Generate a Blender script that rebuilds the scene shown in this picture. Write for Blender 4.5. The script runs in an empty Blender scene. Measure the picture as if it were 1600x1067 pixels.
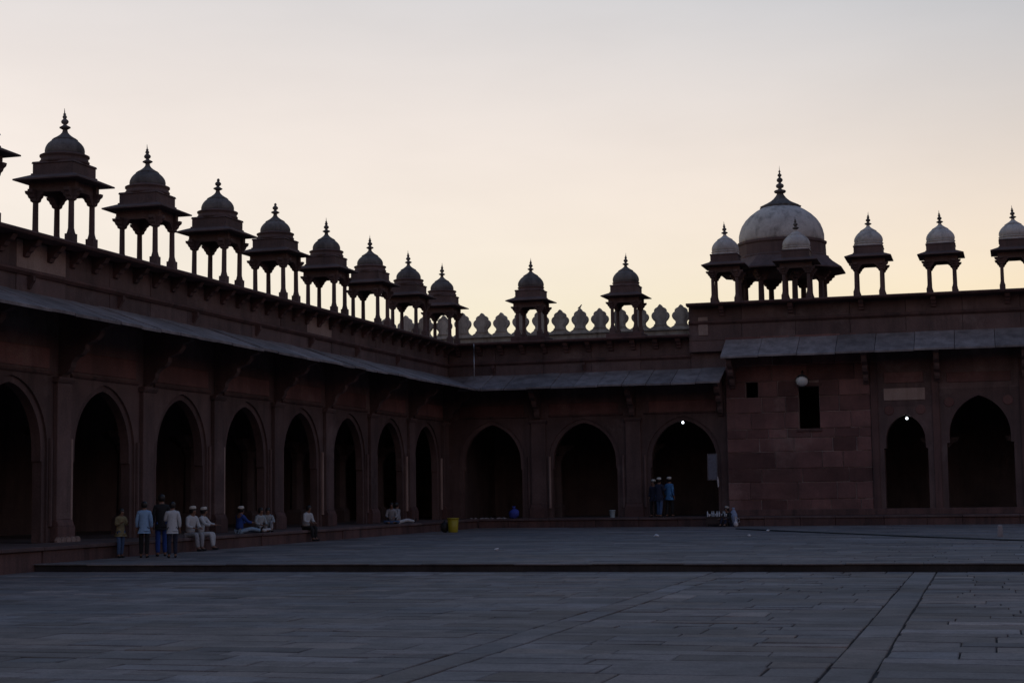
import bpy, bmesh, math, random
from mathutils import Vector, Matrix, noise
random.seed(7)
rad = math.radians
scn = bpy.context.scene
col = scn.collection

# ------------------------------------------------------------------ camera
# orientation solved from the two vanishing points of the arcades
cam_d = bpy.data.cameras.new('camera')
cam = bpy.data.objects.new('camera', cam_d)
col.objects.link(cam)
_f = 2544.518
_Y = Vector((745.0, 226.5, _f)).normalized()
_X = Vector((8800.0, -359.5, -_f)).normalized()
_Z = _X.cross(_Y)
right = Vector((_X.x, _Y.x, _Z.x)); down = Vector((_X.y, _Y.y, _Z.y)); fwd = Vector((_X.z, _Y.z, _Z.z))
m = Matrix.Identity(4)
for i in range(3):
    m[i][0] = right[i]; m[i][1] = -down[i]; m[i][2] = -fwd[i]
m[2][3] = 1.6
cam.matrix_world = m
cam_d.sensor_width = 36.0
cam_d.lens = _f / 1600 * 36
cam_d.clip_start = 0.1
cam_d.clip_end = 6000
scn.camera = cam

# ------------------------------------------------------------------ dusk sky + sun (just set)
SUN_AZ = -47.0     # degrees from +Y towards +X
SUN_EL = -2.4
world = bpy.data.worlds.new('World')
scn.world = world
world.use_nodes = True
wn = world.node_tree.nodes; wl = world.node_tree.links
wn.clear()
sky = wn.new('ShaderNodeTexSky'); sky.sky_type = 'NISHITA'; sky.sun_disc = False
sky.sun_elevation = rad(SUN_EL); sky.sun_rotation = rad(SUN_AZ)
sky.air_density = 1.0; sky.dust_density = 1.0; sky.ozone_density = 1.0
sky.altitude = 100
bg = wn.new('ShaderNodeBackground'); bg.inputs['Strength'].default_value = 0.10
wo = wn.new('ShaderNodeOutputWorld')
# the film's toe and shoulder on the sky: 1 - e^-(kx)^p per channel
sep = wn.new('ShaderNodeSeparateColor'); comb = wn.new('ShaderNodeCombineColor')
wl.new(sky.outputs[0], sep.inputs[0])
for i, (k, pw, top) in enumerate(((5.7, 1.95, 0.95), (5.5, 1.58, 0.88), (5.5, 1.27, 0.85))):
    mu = wn.new('ShaderNodeMath'); mu.operation = 'MULTIPLY'; mu.inputs[1].default_value = k
    po = wn.new('ShaderNodeMath'); po.operation = 'POWER'; po.inputs[1].default_value = pw
    ng = wn.new('ShaderNodeMath'); ng.operation = 'MULTIPLY'; ng.inputs[1].default_value = -1.0
    ex = wn.new('ShaderNodeMath'); ex.operation = 'EXPONENT'
    sb = wn.new('ShaderNodeMath'); sb.operation = 'SUBTRACT'; sb.inputs[0].default_value = 1.0
    sc = wn.new('ShaderNodeMath'); sc.operation = 'MULTIPLY'; sc.inputs[1].default_value = 10.0 * top
    wl.new(sep.outputs[i], mu.inputs[0]); wl.new(mu.outputs[0], po.inputs[0]); wl.new(po.outputs[0], ng.inputs[0]); wl.new(ng.outputs[0], ex.inputs[0]); wl.new(ex.outputs[0], sb.inputs[1])
    wl.new(sb.outputs[0], sc.inputs[0]); wl.new(sc.outputs[0], comb.inputs[i])
# faint high haze: a few per cent of unevenness
tc = wn.new('ShaderNodeTexCoord'); hm_ = wn.new('ShaderNodeMapping'); hm_.inputs['Scale'].default_value = (2.0, 2.0, 7.0)
hz_ = wn.new('ShaderNodeTexNoise'); hz_.inputs['Scale'].default_value = 1.6; hz_.inputs['Detail'].default_value = 5.0; hz_.inputs['Roughness'].default_value = 0.55
hr_ = wn.new('ShaderNodeMapRange'); hr_.inputs[1].default_value = 0.3; hr_.inputs[2].default_value = 0.7; hr_.inputs[3].default_value = 0.95; hr_.inputs[4].default_value = 1.04
hx_ = wn.new('ShaderNodeMix'); hx_.data_type = 'RGBA'; hx_.blend_type = 'MULTIPLY'; hx_.inputs[0].default_value = 1.0
wl.new(tc.outputs['Generated'], hm_.inputs[0]); wl.new(hm_.outputs[0], hz_.inputs['Vector']); wl.new(hz_.outputs['Fac'], hr_.inputs[0])
wl.new(comb.outputs[0], hx_.inputs[6]); wl.new(hr_.outputs[0], hx_.inputs[7])
wl.new(hx_.outputs[2], bg.inputs['Color']); wl.new(bg.outputs[0], wo.inputs['Surface'])

sun_d = bpy.data.lights.new('sun', 'SUN'); sun_d.energy = 0.5; sun_d.angle = rad(0.5); sun_d.color = (1.0, 0.78, 0.55)
sun = bpy.data.objects.new('sun', sun_d); col.objects.link(sun)
sd = Vector((math.sin(rad(SUN_AZ)) * math.cos(rad(SUN_EL)), math.cos(rad(SUN_AZ)) * math.cos(rad(SUN_EL)), math.sin(rad(SUN_EL))))
sun.rotation_euler = sd.to_track_quat('Z', 'Y').to_euler()
sun.location = (0, 0, 40)

scn.view_settings.view_transform = 'Standard'
scn.view_settings.look = 'None'
scn.view_settings.exposure = 0.0
scn.view_settings.gamma = 1.0
scn.view_settings.use_curve_mapping = False

# ================================================================== helpers
HC = 1.6
def ray(u, v):
    c = Vector((u - 800.0, v - 533.5, _f))
    return Vector((_X.dot(c), _Y.dot(c), _Z.dot(c)))
def on_z(u, v, z): d = ray(u, v); t = (z - HC) / d.z; return Vector((d.x * t, d.y * t, z))
def on_y(u, v, y): d = ray(u, v); t = y / d.y; return Vector((d.x * t, y, HC + d.z * t))
def on_x(u, v, x): d = ray(u, v); t = x / d.x; return Vector((x, d.y * t, HC + d.z * t))

def tag(o, label=None, cat=None, group=None, kind=None):
    if label: o['label'] = label
    if cat: o['category'] = cat
    if group: o['group'] = group
    if kind: o['kind'] = kind
    return o
def empty(name, loc=(0, 0, 0), rz=0.0):
    o = bpy.data.objects.new(name, None); col.objects.link(o)
    o.location = loc; o.rotation_euler = (0, 0, rz); o.empty_display_size = 0.2
    return o
def link(name, me, parent=None, loc=None, rz=None):
    o = bpy.data.objects.new(name, me); col.objects.link(o)
    if parent is not None: o.parent = parent
    if loc is not None: o.location = loc
    if rz is not None: o.rotation_euler = (0, 0, rz)
    return o

class MB:
    """collects faces; build() links ONE mesh object"""
    def __init__(s): s.v = []; s.f = []; s.smooth = []
    def add(s, vs, fs, smooth=False):
        b = len(s.v); s.v += [tuple(p) for p in vs]
        for f in fs: s.f.append([b + i for i in f]); s.smooth.append(smooth)
        return s
    def box(s, x0, x1, y0, y1, z0, z1):
        vs = [(x, y, z) for z in (z0, z1) for y in (y0, y1) for x in (x0, x1)]
        return s.add(vs, [(0, 2, 3, 1), (4, 5, 7, 6), (0, 1, 5, 4), (2, 6, 7, 3), (0, 4, 6, 2), (1, 3, 7, 5)])
    def hexa(s, lo, hi):   # two quads
        return s.add(list(lo) + list(hi), [(3, 2, 1, 0), (4, 5, 6, 7), (0, 1, 5, 4), (1, 2, 6, 5), (2, 3, 7, 6), (3, 0, 4, 7)])
    def frustum(s, x, y, z0, z1, a0, a1):
        lo = [(x - a0, y - a0, z0), (x + a0, y - a0, z0), (x + a0, y + a0, z0), (x - a0, y + a0, z0)]
        hi = [(x - a1, y - a1, z1), (x + a1, y - a1, z1), (x + a1, y + a1, z1), (x - a1, y + a1, z1)]
        return s.hexa(lo, hi)
    def lathe(s, prof, n=24, c=(0, 0, 0), smooth=True, ph=0.0, flute=0.0, nf=0):
        vs = []; fs = []
        for (r, z) in prof:
            for i in range(n):
                a = 2 * math.pi * i / n + ph
                rr = r * (1 + flute * math.cos(nf * a)) if flute else r
                vs.append((c[0] + rr * math.cos(a), c[1] + rr * math.sin(a), c[2] + z))
        for j in range(len(prof) - 1):
            for i in range(n):
                k = (i + 1) % n
                fs.append((j * n + i, j * n + k, (j + 1) * n + k, (j + 1) * n + i))
        fs.append(tuple(reversed(range(n)))); fs.append(tuple(range((len(prof) - 1) * n, len(prof) * n)))
        return s.add(vs, fs, smooth)
    def extrude(s, pts, fn, w0, w1):
        """2-D outline pts -> fn(a, b, w) gives xyz, between w0 and w1"""
        n = len(pts)
        vs = [fn(a, b, w0) for a, b in pts] + [fn(a, b, w1) for a, b in pts]
        fs = [tuple(reversed(range(n))), tuple(range(n, 2 * n))] + [(i, (i + 1) % n, n + (i + 1) % n, n + i) for i in range(n)]
        return s.add(vs, fs)
    def mesh(s, name, mat, fix=True, bevel=0.0):
        me = bpy.data.meshes.new(name)
        me.from_pydata(s.v, [], s.f)
        if any(s.smooth): me.polygons.foreach_set('use_smooth', s.smooth)
        if fix or bevel:
            bm = bmesh.new(); bm.from_mesh(me)
            if bevel:
                bmesh.ops.bevel(bm, geom=[e for e in bm.edges if len(e.link_faces) == 2 and e.calc_face_angle(0) > 0.5], offset=bevel, segments=1, affect='EDGES', clamp_overlap=True)
            bmesh.ops.recalc_face_normals(bm, faces=bm.faces)
            bm.to_mesh(me); bm.free()
        if mat: me.materials.append(mat)
        me.update()
        return me
    def build(s, name, mat, parent=None, fix=True, bevel=0.0):
        return link(name, s.mesh(name, mat, fix, bevel), parent)

# ================================================================== materials
def nt(name):
    mt = bpy.data.materials.new(name); mt.use_nodes = True
    n = mt.node_tree.nodes; l = mt.node_tree.links
    return mt, n, l, n['Principled BSDF']
def noise_n(n, l, vec, scale, detail=6.0, rough=0.6):
    t = n.new('ShaderNodeTexNoise'); t.inputs['Scale'].default_value = scale; t.inputs['Detail'].default_value = detail
    t.inputs['Roughness'].default_value = rough
    l.new(vec, t.inputs['Vector']); return t.outputs['Fac']
def ramp(n, l, fac, a, b, p0=0.35, p1=0.65):
    r = n.new('ShaderNodeValToRGB'); r.color_ramp.elements[0].position = p0; r.color_ramp.elements[1].position = p1
    r.color_ramp.elements[0].color = (*a, 1); r.color_ramp.elements[1].color = (*b, 1)
    l.new(fac, r.inputs[0]); return r.outputs[0]
def mixc(n, l, fac, a, b, mode='MIX'):
    x = n.new('ShaderNodeMix'); x.data_type = 'RGBA'; x.blend_type = mode
    if isinstance(fac, float): x.inputs[0].default_value = fac
    else: l.new(fac, x.inputs[0])
    for sck, val in ((x.inputs[6], a), (x.inputs[7], b)):
        if isinstance(val, tuple): sck.default_value = (*val, 1)
        else: l.new(val, sck)
    return x.outputs[2]
def stone(name, c1, c2, stain, amount=0.55, sz=0.28, lo=0.46, scale=0.8, rough=0.88, vary=0.25, bump=0.35, tone=False, pale=None):
    mt, n, l, p = nt(name)
    g = n.new('ShaderNodeNewGeometry'); pos = g.outputs['Position']
    big = ramp(n, l, noise_n(n, l, pos, scale, 5), c1, c2)
    # run-down streaks: noise stretched along z
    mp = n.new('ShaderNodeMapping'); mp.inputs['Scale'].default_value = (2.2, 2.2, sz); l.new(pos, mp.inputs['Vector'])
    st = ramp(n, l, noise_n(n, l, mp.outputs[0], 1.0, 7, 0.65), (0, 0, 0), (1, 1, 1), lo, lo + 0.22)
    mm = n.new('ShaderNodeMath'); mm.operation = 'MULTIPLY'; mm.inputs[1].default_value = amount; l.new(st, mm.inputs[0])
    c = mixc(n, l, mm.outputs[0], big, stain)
    if pale:
        pf = ramp(n, l, noise_n(n, l, pos, 0.45, 6, 0.7), (0, 0, 0), (1, 1, 1), 0.56, 0.72)
        pm = n.new('ShaderNodeMath'); pm.operation = 'MULTIPLY'; pm.inputs[1].default_value = 0.6; l.new(pf, pm.inputs[0])
        c = mixc(n, l, pm.outputs[0], c, pale)
    grain = ramp(n, l, noise_n(n, l, pos, 26.0, 4, 0.7), (0.72, 0.72, 0.72), (1.15, 1.15, 1.15), 0.3, 0.7)
    c = mixc(n, l, 1.0, c, grain, 'MULTIPLY')
    if tone:
        at = n.new('ShaderNodeAttribute'); at.attribute_name = 'tone'
        c = mixc(n, l, 1.0, c, at.outputs['Color'], 'MULTIPLY')
    elif vary:
        oi = n.new('ShaderNodeObjectInfo')
        mr = n.new('ShaderNodeMapRange'); mr.inputs[3].default_value = 1 - vary; mr.inputs[4].default_value = 1 + vary
        l.new(oi.outputs['Random'], mr.inputs[0])
        cb = n.new('ShaderNodeCombineColor')
        for i in range(3): l.new(mr.outputs[0], cb.inputs[i])
        c = mixc(n, l, 1.0, c, cb.outputs[0], 'MULTIPLY')
    l.new(c, p.inputs['Base Color'])
    p.inputs['Roughness'].default_value = rough
    p.inputs['Specular IOR Level'].default_value = 0.3
    b = n.new('ShaderNodeBump'); b.inputs['Strength'].default_value = bump; b.inputs['Distance'].default_value = 0.03
    l.new(noise_n(n, l, pos, 7.0, 9, 0.7), b.inputs['Height']); l.new(b.outputs[0], p.inputs['Normal'])
    return mt
def plain(name, c, rough=0.8, metal=0.0, var=0.2, sc=18.0):
    mt, n, l, p = nt(name)
    g = n.new('ShaderNodeTexCoord')
    f = noise_n(n, l, g.outputs['Object'], sc, 4)
    l.new(ramp(n, l, f, tuple(x * (1 - var) for x in c), tuple(min(1, x * (1 + var)) for x in c)), p.inputs['Base Color'])
    p.inputs['Roughness'].default_value = rough; p.inputs['Metallic'].default_value = metal
    return mt
def stripes(name, c1, c2, freq):
    mt, n, l, p = nt(name)
    g = n.new('ShaderNodeTexCoord'); w = n.new('ShaderNodeTexWave'); w.bands_direction = 'Z'; w.inputs['Scale'].default_value = freq
    w.inputs['Distortion'].default_value = 0.6
    l.new(g.outputs['Object'], w.inputs['Vector']); l.new(ramp(n, l, w.outputs['Fac'], c1, c2, 0.45, 0.55), p.inputs['Base Color'])
    p.inputs['Roughness'].default_value = 0.9
    return mt
def checks(name, c1, c2, sc):
    mt, n, l, p = nt(name)
    g = n.new('ShaderNodeTexCoord'); br = n.new('ShaderNodeTexBrick'); br.inputs['Scale'].default_value = sc
    br.offset = 0.0; br.inputs['Color1'].default_value = (*c1, 1); br.inputs['Color2'].default_value = (*[x * 0.8 for x in c1], 1); br.inputs['Mortar'].default_value = (*c2, 1)
    br.inputs['Mortar Size'].default_value = 0.06; br.inputs['Brick Width'].default_value = 0.5; br.inputs['Row Height'].default_value = 0.5
    mp = n.new('ShaderNodeMapping'); mp.inputs['Rotation'].default_value = (rad(90), 0, 0)
    l.new(g.outputs['Object'], mp.inputs[0]); l.new(mp.outputs[0], br.inputs['Vector']); l.new(br.outputs[0], p.inputs['Base Color'])
    p.inputs['Roughness'].default_value = 0.9
    return mt

M = {}
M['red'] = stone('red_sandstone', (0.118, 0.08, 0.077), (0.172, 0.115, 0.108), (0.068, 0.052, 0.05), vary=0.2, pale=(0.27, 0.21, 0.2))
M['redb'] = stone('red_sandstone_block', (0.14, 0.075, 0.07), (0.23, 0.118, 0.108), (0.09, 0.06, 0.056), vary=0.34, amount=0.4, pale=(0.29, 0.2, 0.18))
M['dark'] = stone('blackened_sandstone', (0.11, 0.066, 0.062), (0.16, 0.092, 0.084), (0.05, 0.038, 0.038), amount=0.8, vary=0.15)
M['panel'] = stone('pale_sandstone_panel', (0.34, 0.25, 0.22), (0.42, 0.32, 0.28), (0.2, 0.13, 0.11), amount=0.45, vary=0.12)
M['mortar'] = stone('lime_mortar', (0.30, 0.23, 0.21), (0.46, 0.36, 0.33), (0.14, 0.10, 0.09), vary=0.0, scale=2.0, lo=0.40, sz=1.5)
M['eave'] = stone('grey_eave_slab', (0.19, 0.165, 0.165), (0.32, 0.285, 0.285), (0.10, 0.09, 0.09), amount=0.5, scale=1.4, vary=0.2)
M['chh'] = stone('chhatri_sandstone', (0.115, 0.08, 0.076), (0.17, 0.112, 0.104), (0.06, 0.046, 0.045), amount=0.6, vary=0.1)
M['domeg'] = stone('grey_weathered_dome', (0.11, 0.10, 0.095), (0.20, 0.185, 0.175), (0.05, 0.045, 0.045), amount=0.75, scale=2.2, vary=0.12)
M['domew'] = stone('limewashed_dome', (0.5, 0.47, 0.44), (0.66, 0.63, 0.59), (0.17, 0.16, 0.15), amount=0.85, sz=1.3, lo=0.5, scale=1.3, vary=0.08)
M['merlon'] = stone('lichen_grey_merlon', (0.33, 0.30, 0.255), (0.48, 0.44, 0.38), (0.13, 0.105, 0.09), amount=0.7, scale=1.8, vary=0.15)
M['pave'] = stone('paving_sandstone', (0.165, 0.148, 0.143), (0.25, 0.213, 0.203), (0.105, 0.092, 0.09), amount=0.6, sz=2.0, lo=0.44, scale=0.35, rough=0.82, tone=True, bump=0.6)
M['joint'] = stone('paving_joint_earth', (0.07, 0.06, 0.058), (0.105, 0.09, 0.085), (0.045, 0.042, 0.042), vary=0.0, rough=0.95)
M['grime_shade'] = stone('grimy_shaded_step_stone', (0.03, 0.027, 0.028), (0.05, 0.044, 0.044), (0.018, 0.017, 0.018), vary=0.0, rough=0.95)  # near-black: grime plus the kerb's overhang shadow put into the colour
M['earth'] = stone('earth', (0.16, 0.12, 0.09), (0.22, 0.17, 0.13), (0.1, 0.08, 0.06), vary=0.0, scale=0.05)
M['inner'] = stone('greyed_inner_wall', (0.13, 0.10, 0.10), (0.18, 0.14, 0.135), (0.07, 0.06, 0.06), vary=0.0)  # greyer, less red stone tone for all interior surfaces

# ================================================================== ground
PZ = -0.185            # lower court; the raised court is z = 0
YS = 36.05             # edge of the step
XL = -25.0; YB = 75.0  # faces of the two arcades
PL = 0.42              # plinth floor
g = MB().add([(-3000, -3000, -0.42), (3000, -3000, -0.42), (3000, 3000, -0.42), (-3000, 3000, -0.42)], [(0, 1, 2, 3)]).build('ground', M['earth'])
tag(g, kind='structure')

def stone_mesh(name, x0, x1, y0, y1, ztop, h, mat, dz=0.004, tone=None):
    jit = lambda: random.uniform(-dz, dz)
    b = min(0.012, (y1 - y0) * 0.1)
    zt = [ztop + jit() for _ in range(4)]
    lo = [(x0, y0), (x1, y0), (x1, y1), (x0, y1)]
    hi = [(x0 + b, y0 + b), (x1 - b, y0 + b), (x1 - b, y1 - b), (x0 + b, y1 - b)]
    vs = [(*p, ztop - h) for p in lo] + [(*p, z - b * 0.7) for p, z in zip(lo, zt)] + [(*p, z) for p, z in zip(hi, zt)]
    fs = [(8, 9, 10, 11)]
    for i in range(4):
        k = (i + 1) % 4
        fs += [(i, k, 4 + k, 4 + i), (4 + i, 4 + k, 8 + k, 8 + i)]
    return vs, fs
def tone_attr(me, tones, per):
    at = me.color_attributes.new('tone', 'FLOAT_COLOR', 'POINT')
    buf = []
    for t in tones: buf += list(t) * per
    at.data.foreach_set('color', buf)
def rnd_tone():
    t = random.gauss(1.0, 0.15); w = random.gauss(0, 0.035)
    t = max(0.55, min(1.6, t))
    if random.random() < 0.05: t *= 1.3
    return (t * (1 + w), t, t * (1 - w), 1.0)
def courses(xa, xb, y0, y1, strips, rowh, lens, gap):
    """stones between xa..xb in courses along X, broken by long strips running along Y"""
    out = []
    edges = [xa]
    for s0, s1 in strips: edges += [s0, s1]
    edges.append(xb)
    for i in range(0, len(edges) - 1, 2):
        a, b = edges[i], edges[i + 1]
        y = y0 - random.uniform(0, 0.3)
        while y < y1:
            h = random.uniform(*rowh); ya, yb = max(y, y0), min(y + h, y1)
            if yb - ya > 0.1:
                x = a
                while x < b - 0.01:
                    L = random.uniform(*lens)
                    xe = b if b - (x + L) < 0.5 else x + L
                    gp = random.uniform(*gap) / 2; gq = random.uniform(*gap) / 2
                    gy = random.uniform(0, 0.02); out.append((x + gp * 0.6 + (random.uniform(0, 0.03) if x == a else 0), xe - gp * 0.6 - (random.uniform(0, 0.03) if xe == b else 0), ya + gq, yb - gq - gy))
                    x = xe
            y += h
    for s0, s1 in strips:
        y = y0
        while y < y1 - 0.01:
            L = random.uniform(1.1, 2.2); ye = y1 if y1 - (y + L) < 0.6 else y + L
            g0 = random.uniform(0.002, 0.009); g1 = random.uniform(0.003, 0.012)
            out.append((s0 + g0, s1 - g1, y + 0.012, ye - 0.012)); y = ye
    return out
def pave(parent, lst, ztop, h, dz, npart):
    lst.sort(key=lambda q: (q[2] + q[3]) / 2)
    vis = [q for q in lst if on_screen(q)]
    vis_set = set(vis[:npart])
    rest = [q for q in lst if q not in vis_set]
    for q in vis[:npart]:
        vs, fs = stone_mesh('paving_stone', *q, ztop, h, None, dz)
        me = MB().add(vs, fs).mesh('paving_stone', M['pave'], fix=False); tone_attr(me, [rnd_tone()], 12)
        link('paving_stone', me, parent)
    if rest:
        mb = MB(); tn = []
        for q in rest:
            vs, fs = stone_mesh('s', *q, ztop, h, None, dz); mb.add(vs, fs); tn.append(rnd_tone())
        me = mb.mesh('paving_stones', M['pave'], fix=False); tone_attr(me, tn, 12)
        tag(link('paving_stones', me, parent), kind='stuff')
def on_screen(q):
    d = Vector(((q[0] + q[1]) / 2, (q[2] + q[3]) / 2, PZ - HC))
    c = _X * d.x + _Y * d.y + _Z * d.z
    return c.z > 0 and abs(c.x / c.z) < 0.33 and c.y / c.z < 0.225
lower = MB().box(-60, 60, -30, YS, PZ - 0.2, PZ - 0.035).build('lower_court', M['joint']); tag(lower, kind='structure')
sx = [(-5.86, -5.42), (-1.60, -1.14)]
pave(lower, courses(-23.0, 6.0, 12.0, YS - 0.01, sx, (0.36, 0.85), (0.55, 1.9), (0.010, 0.05)), PZ, 0.09, 0.007, 300)
tag(MB().box(6.0, 60, -30, YS - 0.01, PZ - 0.034, PZ).build('court_paving', M['earth']), kind='structure')
tag(MB().box(-60, 6.0, -30, 12.0, PZ - 0.033, PZ).build('court_paving', M['earth']), kind='structure')

upper = MB().box(-23.0, 60, YS + 0.03, 76.0, -0.3, -0.035).build('raised_court', M['joint']); tag(upper, kind='structure')
pave(upper, courses(-23.0, 8.0, YS + 0.42, 72.9, [], (0.4, 0.8), (0.8, 2.6), (0.012, 0.045)), 0.0, 0.09, 0.006, 0)
# kerb stones along the edge of the step
x = -23.0
while x < 7.0:
    L = random.uniform(1.2, 2.4); zt = random.uniform(-0.006, 0.008); yo = random.uniform(-0.012, 0.012)
    mb = MB().box(x + 0.006, x + L - 0.006, YS - 0.05 + yo, YS + 0.41, -0.035 + zt, zt)
    me = mb.mesh('kerb_stone', M['pave'], bevel=0.012); tone_attr(me, [rnd_tone()], len(me.vertices)); link('kerb_stone', me, upper)
    x += L
tag(MB().box(-23.0, 8, YS, YS + 0.03, -0.3, -0.036).build('step_face', M['grime_shade'], upper))
tag(MB().box(8, 60, YS, 73, -0.034, 0.0).build('court_paving', M['earth']), kind='structure')

# ================================================================== arcade pieces
def arch_pts(half, z0, zs, za, n=12, imp=0.0):
    """left half of a two-centred pointed arch, foot to apex"""
    h = half - imp; R = max(za - zs, h * 1.005)
    zs = za - R
    pts = [(-half, z0)]
    if imp: pts += [(-half, zs - 0.35), (-h, zs - 0.34)]
    pts.append((-h, zs))
    c = (R * R - h * h) / (2 * h); rr = h + c
    a1 = math.acos(c / rr)
    for i in range(1, n + 1):
        a = a1 * i / n
        pts.append((-(rr * math.cos(a) - c), zs + rr * math.sin(a)))
    pts[-1] = (0.0, za)
    return pts
def arch_mesh(mb, fn, u0, u1, z0, z1, uc, half, zs, za, w0, w1, imp=0.0, back=True):
    """wall slab between w0 (front) and w1 (back) with an arch cut out; fn(u, w, z) -> xyz"""
    L = arch_pts(half, z0, zs, za, imp=imp)
    for w, on in ((w0, True), (w1, back)):
        if not on: continue
        for sgn, ue in ((1, u0), (-1, u1)):
            for (a, za_), (b, zb_) in zip(L[:-1], L[1:]):
                mb.add([fn(ue, w, za_), fn(uc + sgn * a, w, za_), fn(uc + sgn * b, w, zb_), fn(ue, w, zb_)], [(0, 1, 2, 3)])
        mb.add([fn(u0, w, za), fn(uc, w, za), fn(u1, w, za), fn(u1, w, z1), fn(u0, w, z1)], [(0, 1, 2, 3, 4)])
    for sgn in (1, -1):
        for (a, za_), (b, zb_) in zip(L[:-1], L[1:]):
            mb.add([fn(uc + sgn * a, w0, za_), fn(uc + sgn * b, w0, zb_), fn(uc + sgn * b, w1, zb_), fn(uc + sgn * a, w1, za_)], [(0, 1, 2, 3)])
    return mb
def fbox(mb, fn, u0, u1, w0, w1, z0, z1):
    lo = [fn(u0, w0, z0), fn(u1, w0, z0), fn(u1, w1, z0), fn(u0, w1, z0)]
    hi = [fn(u0, w0, z1), fn(u1, w0, z1), fn(u1, w1, z1), fn(u0, w1, z1)]
    return mb.hexa(lo, hi)
def fprof(mb, fn, prof, u0, u1):   # profile in (w, z) swept along u
    return mb.extrude(prof, lambda a, b, u: fn(u, a, b), u0, u1)

BR = [(0, 5.02), (0.10, 5.02), (0.16, 5.10), (0.30, 5.16), (0.40, 5.30), (0.42, 5.44), (0.55, 5.50), (0.72, 5.56), (0.84, 5.70), (0.86, 5.84),
      (1.02, 5.90), (1.20, 5.98), (1.32, 6.12), (1.34, 6.24), (1.62, 6.32), (1.62, 6.44), (0, 6.95)]
def bracket_mesh(parent, fn, u, dz=0.0, wid=0.13):
    fprof(MB(), fn, [(w, z + dz + (0.08 if dz == 0 and w > 0.5 else 0)) for w, z in BR], u - wid, u + wid).build('eave_bracket', M['red'], parent, bevel=0.012)
def pilaster(parent, fn, u, zt, hw=0.36, w=0.14):
    p = fbox(MB(), fn, u - hw, u + hw, -0.002, w, PL + 0.62, zt - 0.16).build('pilaster', M['red'], parent, bevel=0.015)
    mb = MB(); fbox(mb, fn, u - hw - 0.09, u + hw + 0.09, -0.003, w + 0.10, PL, PL + 0.44)
    fprof(mb, fn, [(0, PL + 0.44), (w + 0.10, PL + 0.44), (w + 0.07, PL + 0.53), (w + 0.02, PL + 0.62), (0, PL + 0.62)], u - hw - 0.05, u + hw + 0.05)
    mb.build('pilaster_base', M['dark'], parent, bevel=0.012)
    mb = MB(); fprof(mb, fn, [(0, zt - 0.16), (w + 0.02, zt - 0.16), (w + 0.09, zt - 0.06), (w + 0.09, zt), (0, zt)], u - hw - 0.07, u + hw + 0.07)
    mb.build('pilaster_capital', M['red'], parent, bevel=0.01)
    # nook shafts either side of the pilaster
    for s in (-1, 1):
        c = u + s * (hw + 0.16)
        ring = []
        for zz in (PL + 0.45, 3.3):
            for i in range(8):
                a = 2 * math.pi * i / 8
                ring.append(fn(c + 0.065 * math.cos(a), 0.03 + 0.065 * math.sin(a), zz))
        MB().add(ring, [(i, (i + 1) % 8, 8 + (i + 1) % 8, 8 + i) for i in range(8)] + [tuple(range(8, 16))], False).build('nook_shaft', M['panel'] if random.random() < 0.35 else M['red'], parent)

def eave_run(parent, fn, u0, u1, ztop, zedge, out, wid, m0=0.0, m1=0.0, zu=None):
    """sloping stone eave: separate slabs. m0/m1: mitre, how far the outer edge is pulled in at the ends"""
    n = max(1, round((u1 - u0) / wid)); th = 0.09
    for i in range(n):
        a = u0 + (u1 - u0) * i / n; b = u0 + (u1 - u0) * (i + 1) / n
        ga = 0.010 if i else 0.0; gb = 0.010
        ao = a + (m0 if i == 0 else 0.0); bo = b + (m1 if i == n - 1 else 0.0)
        j = random.uniform(-0.022, 0.022); e = random.uniform(-0.035, 0.035)
        lo = [fn(a + ga, -0.05, ztop - th + j), fn(b - gb, -0.05, ztop - th + j), fn(bo - gb, out + e, zedge - th + j), fn(ao + ga, out + e, zedge - th + j)]
        hi = [fn(a + ga, -0.05, ztop + j), fn(b - gb, -0.05, ztop + j), fn(bo - gb, out + e, zedge + j), fn(ao + ga, out + e, zedge + j)]
        MB().hexa(lo, hi).build('eave_slab', M['eave'], parent, bevel=0.008)

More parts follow.
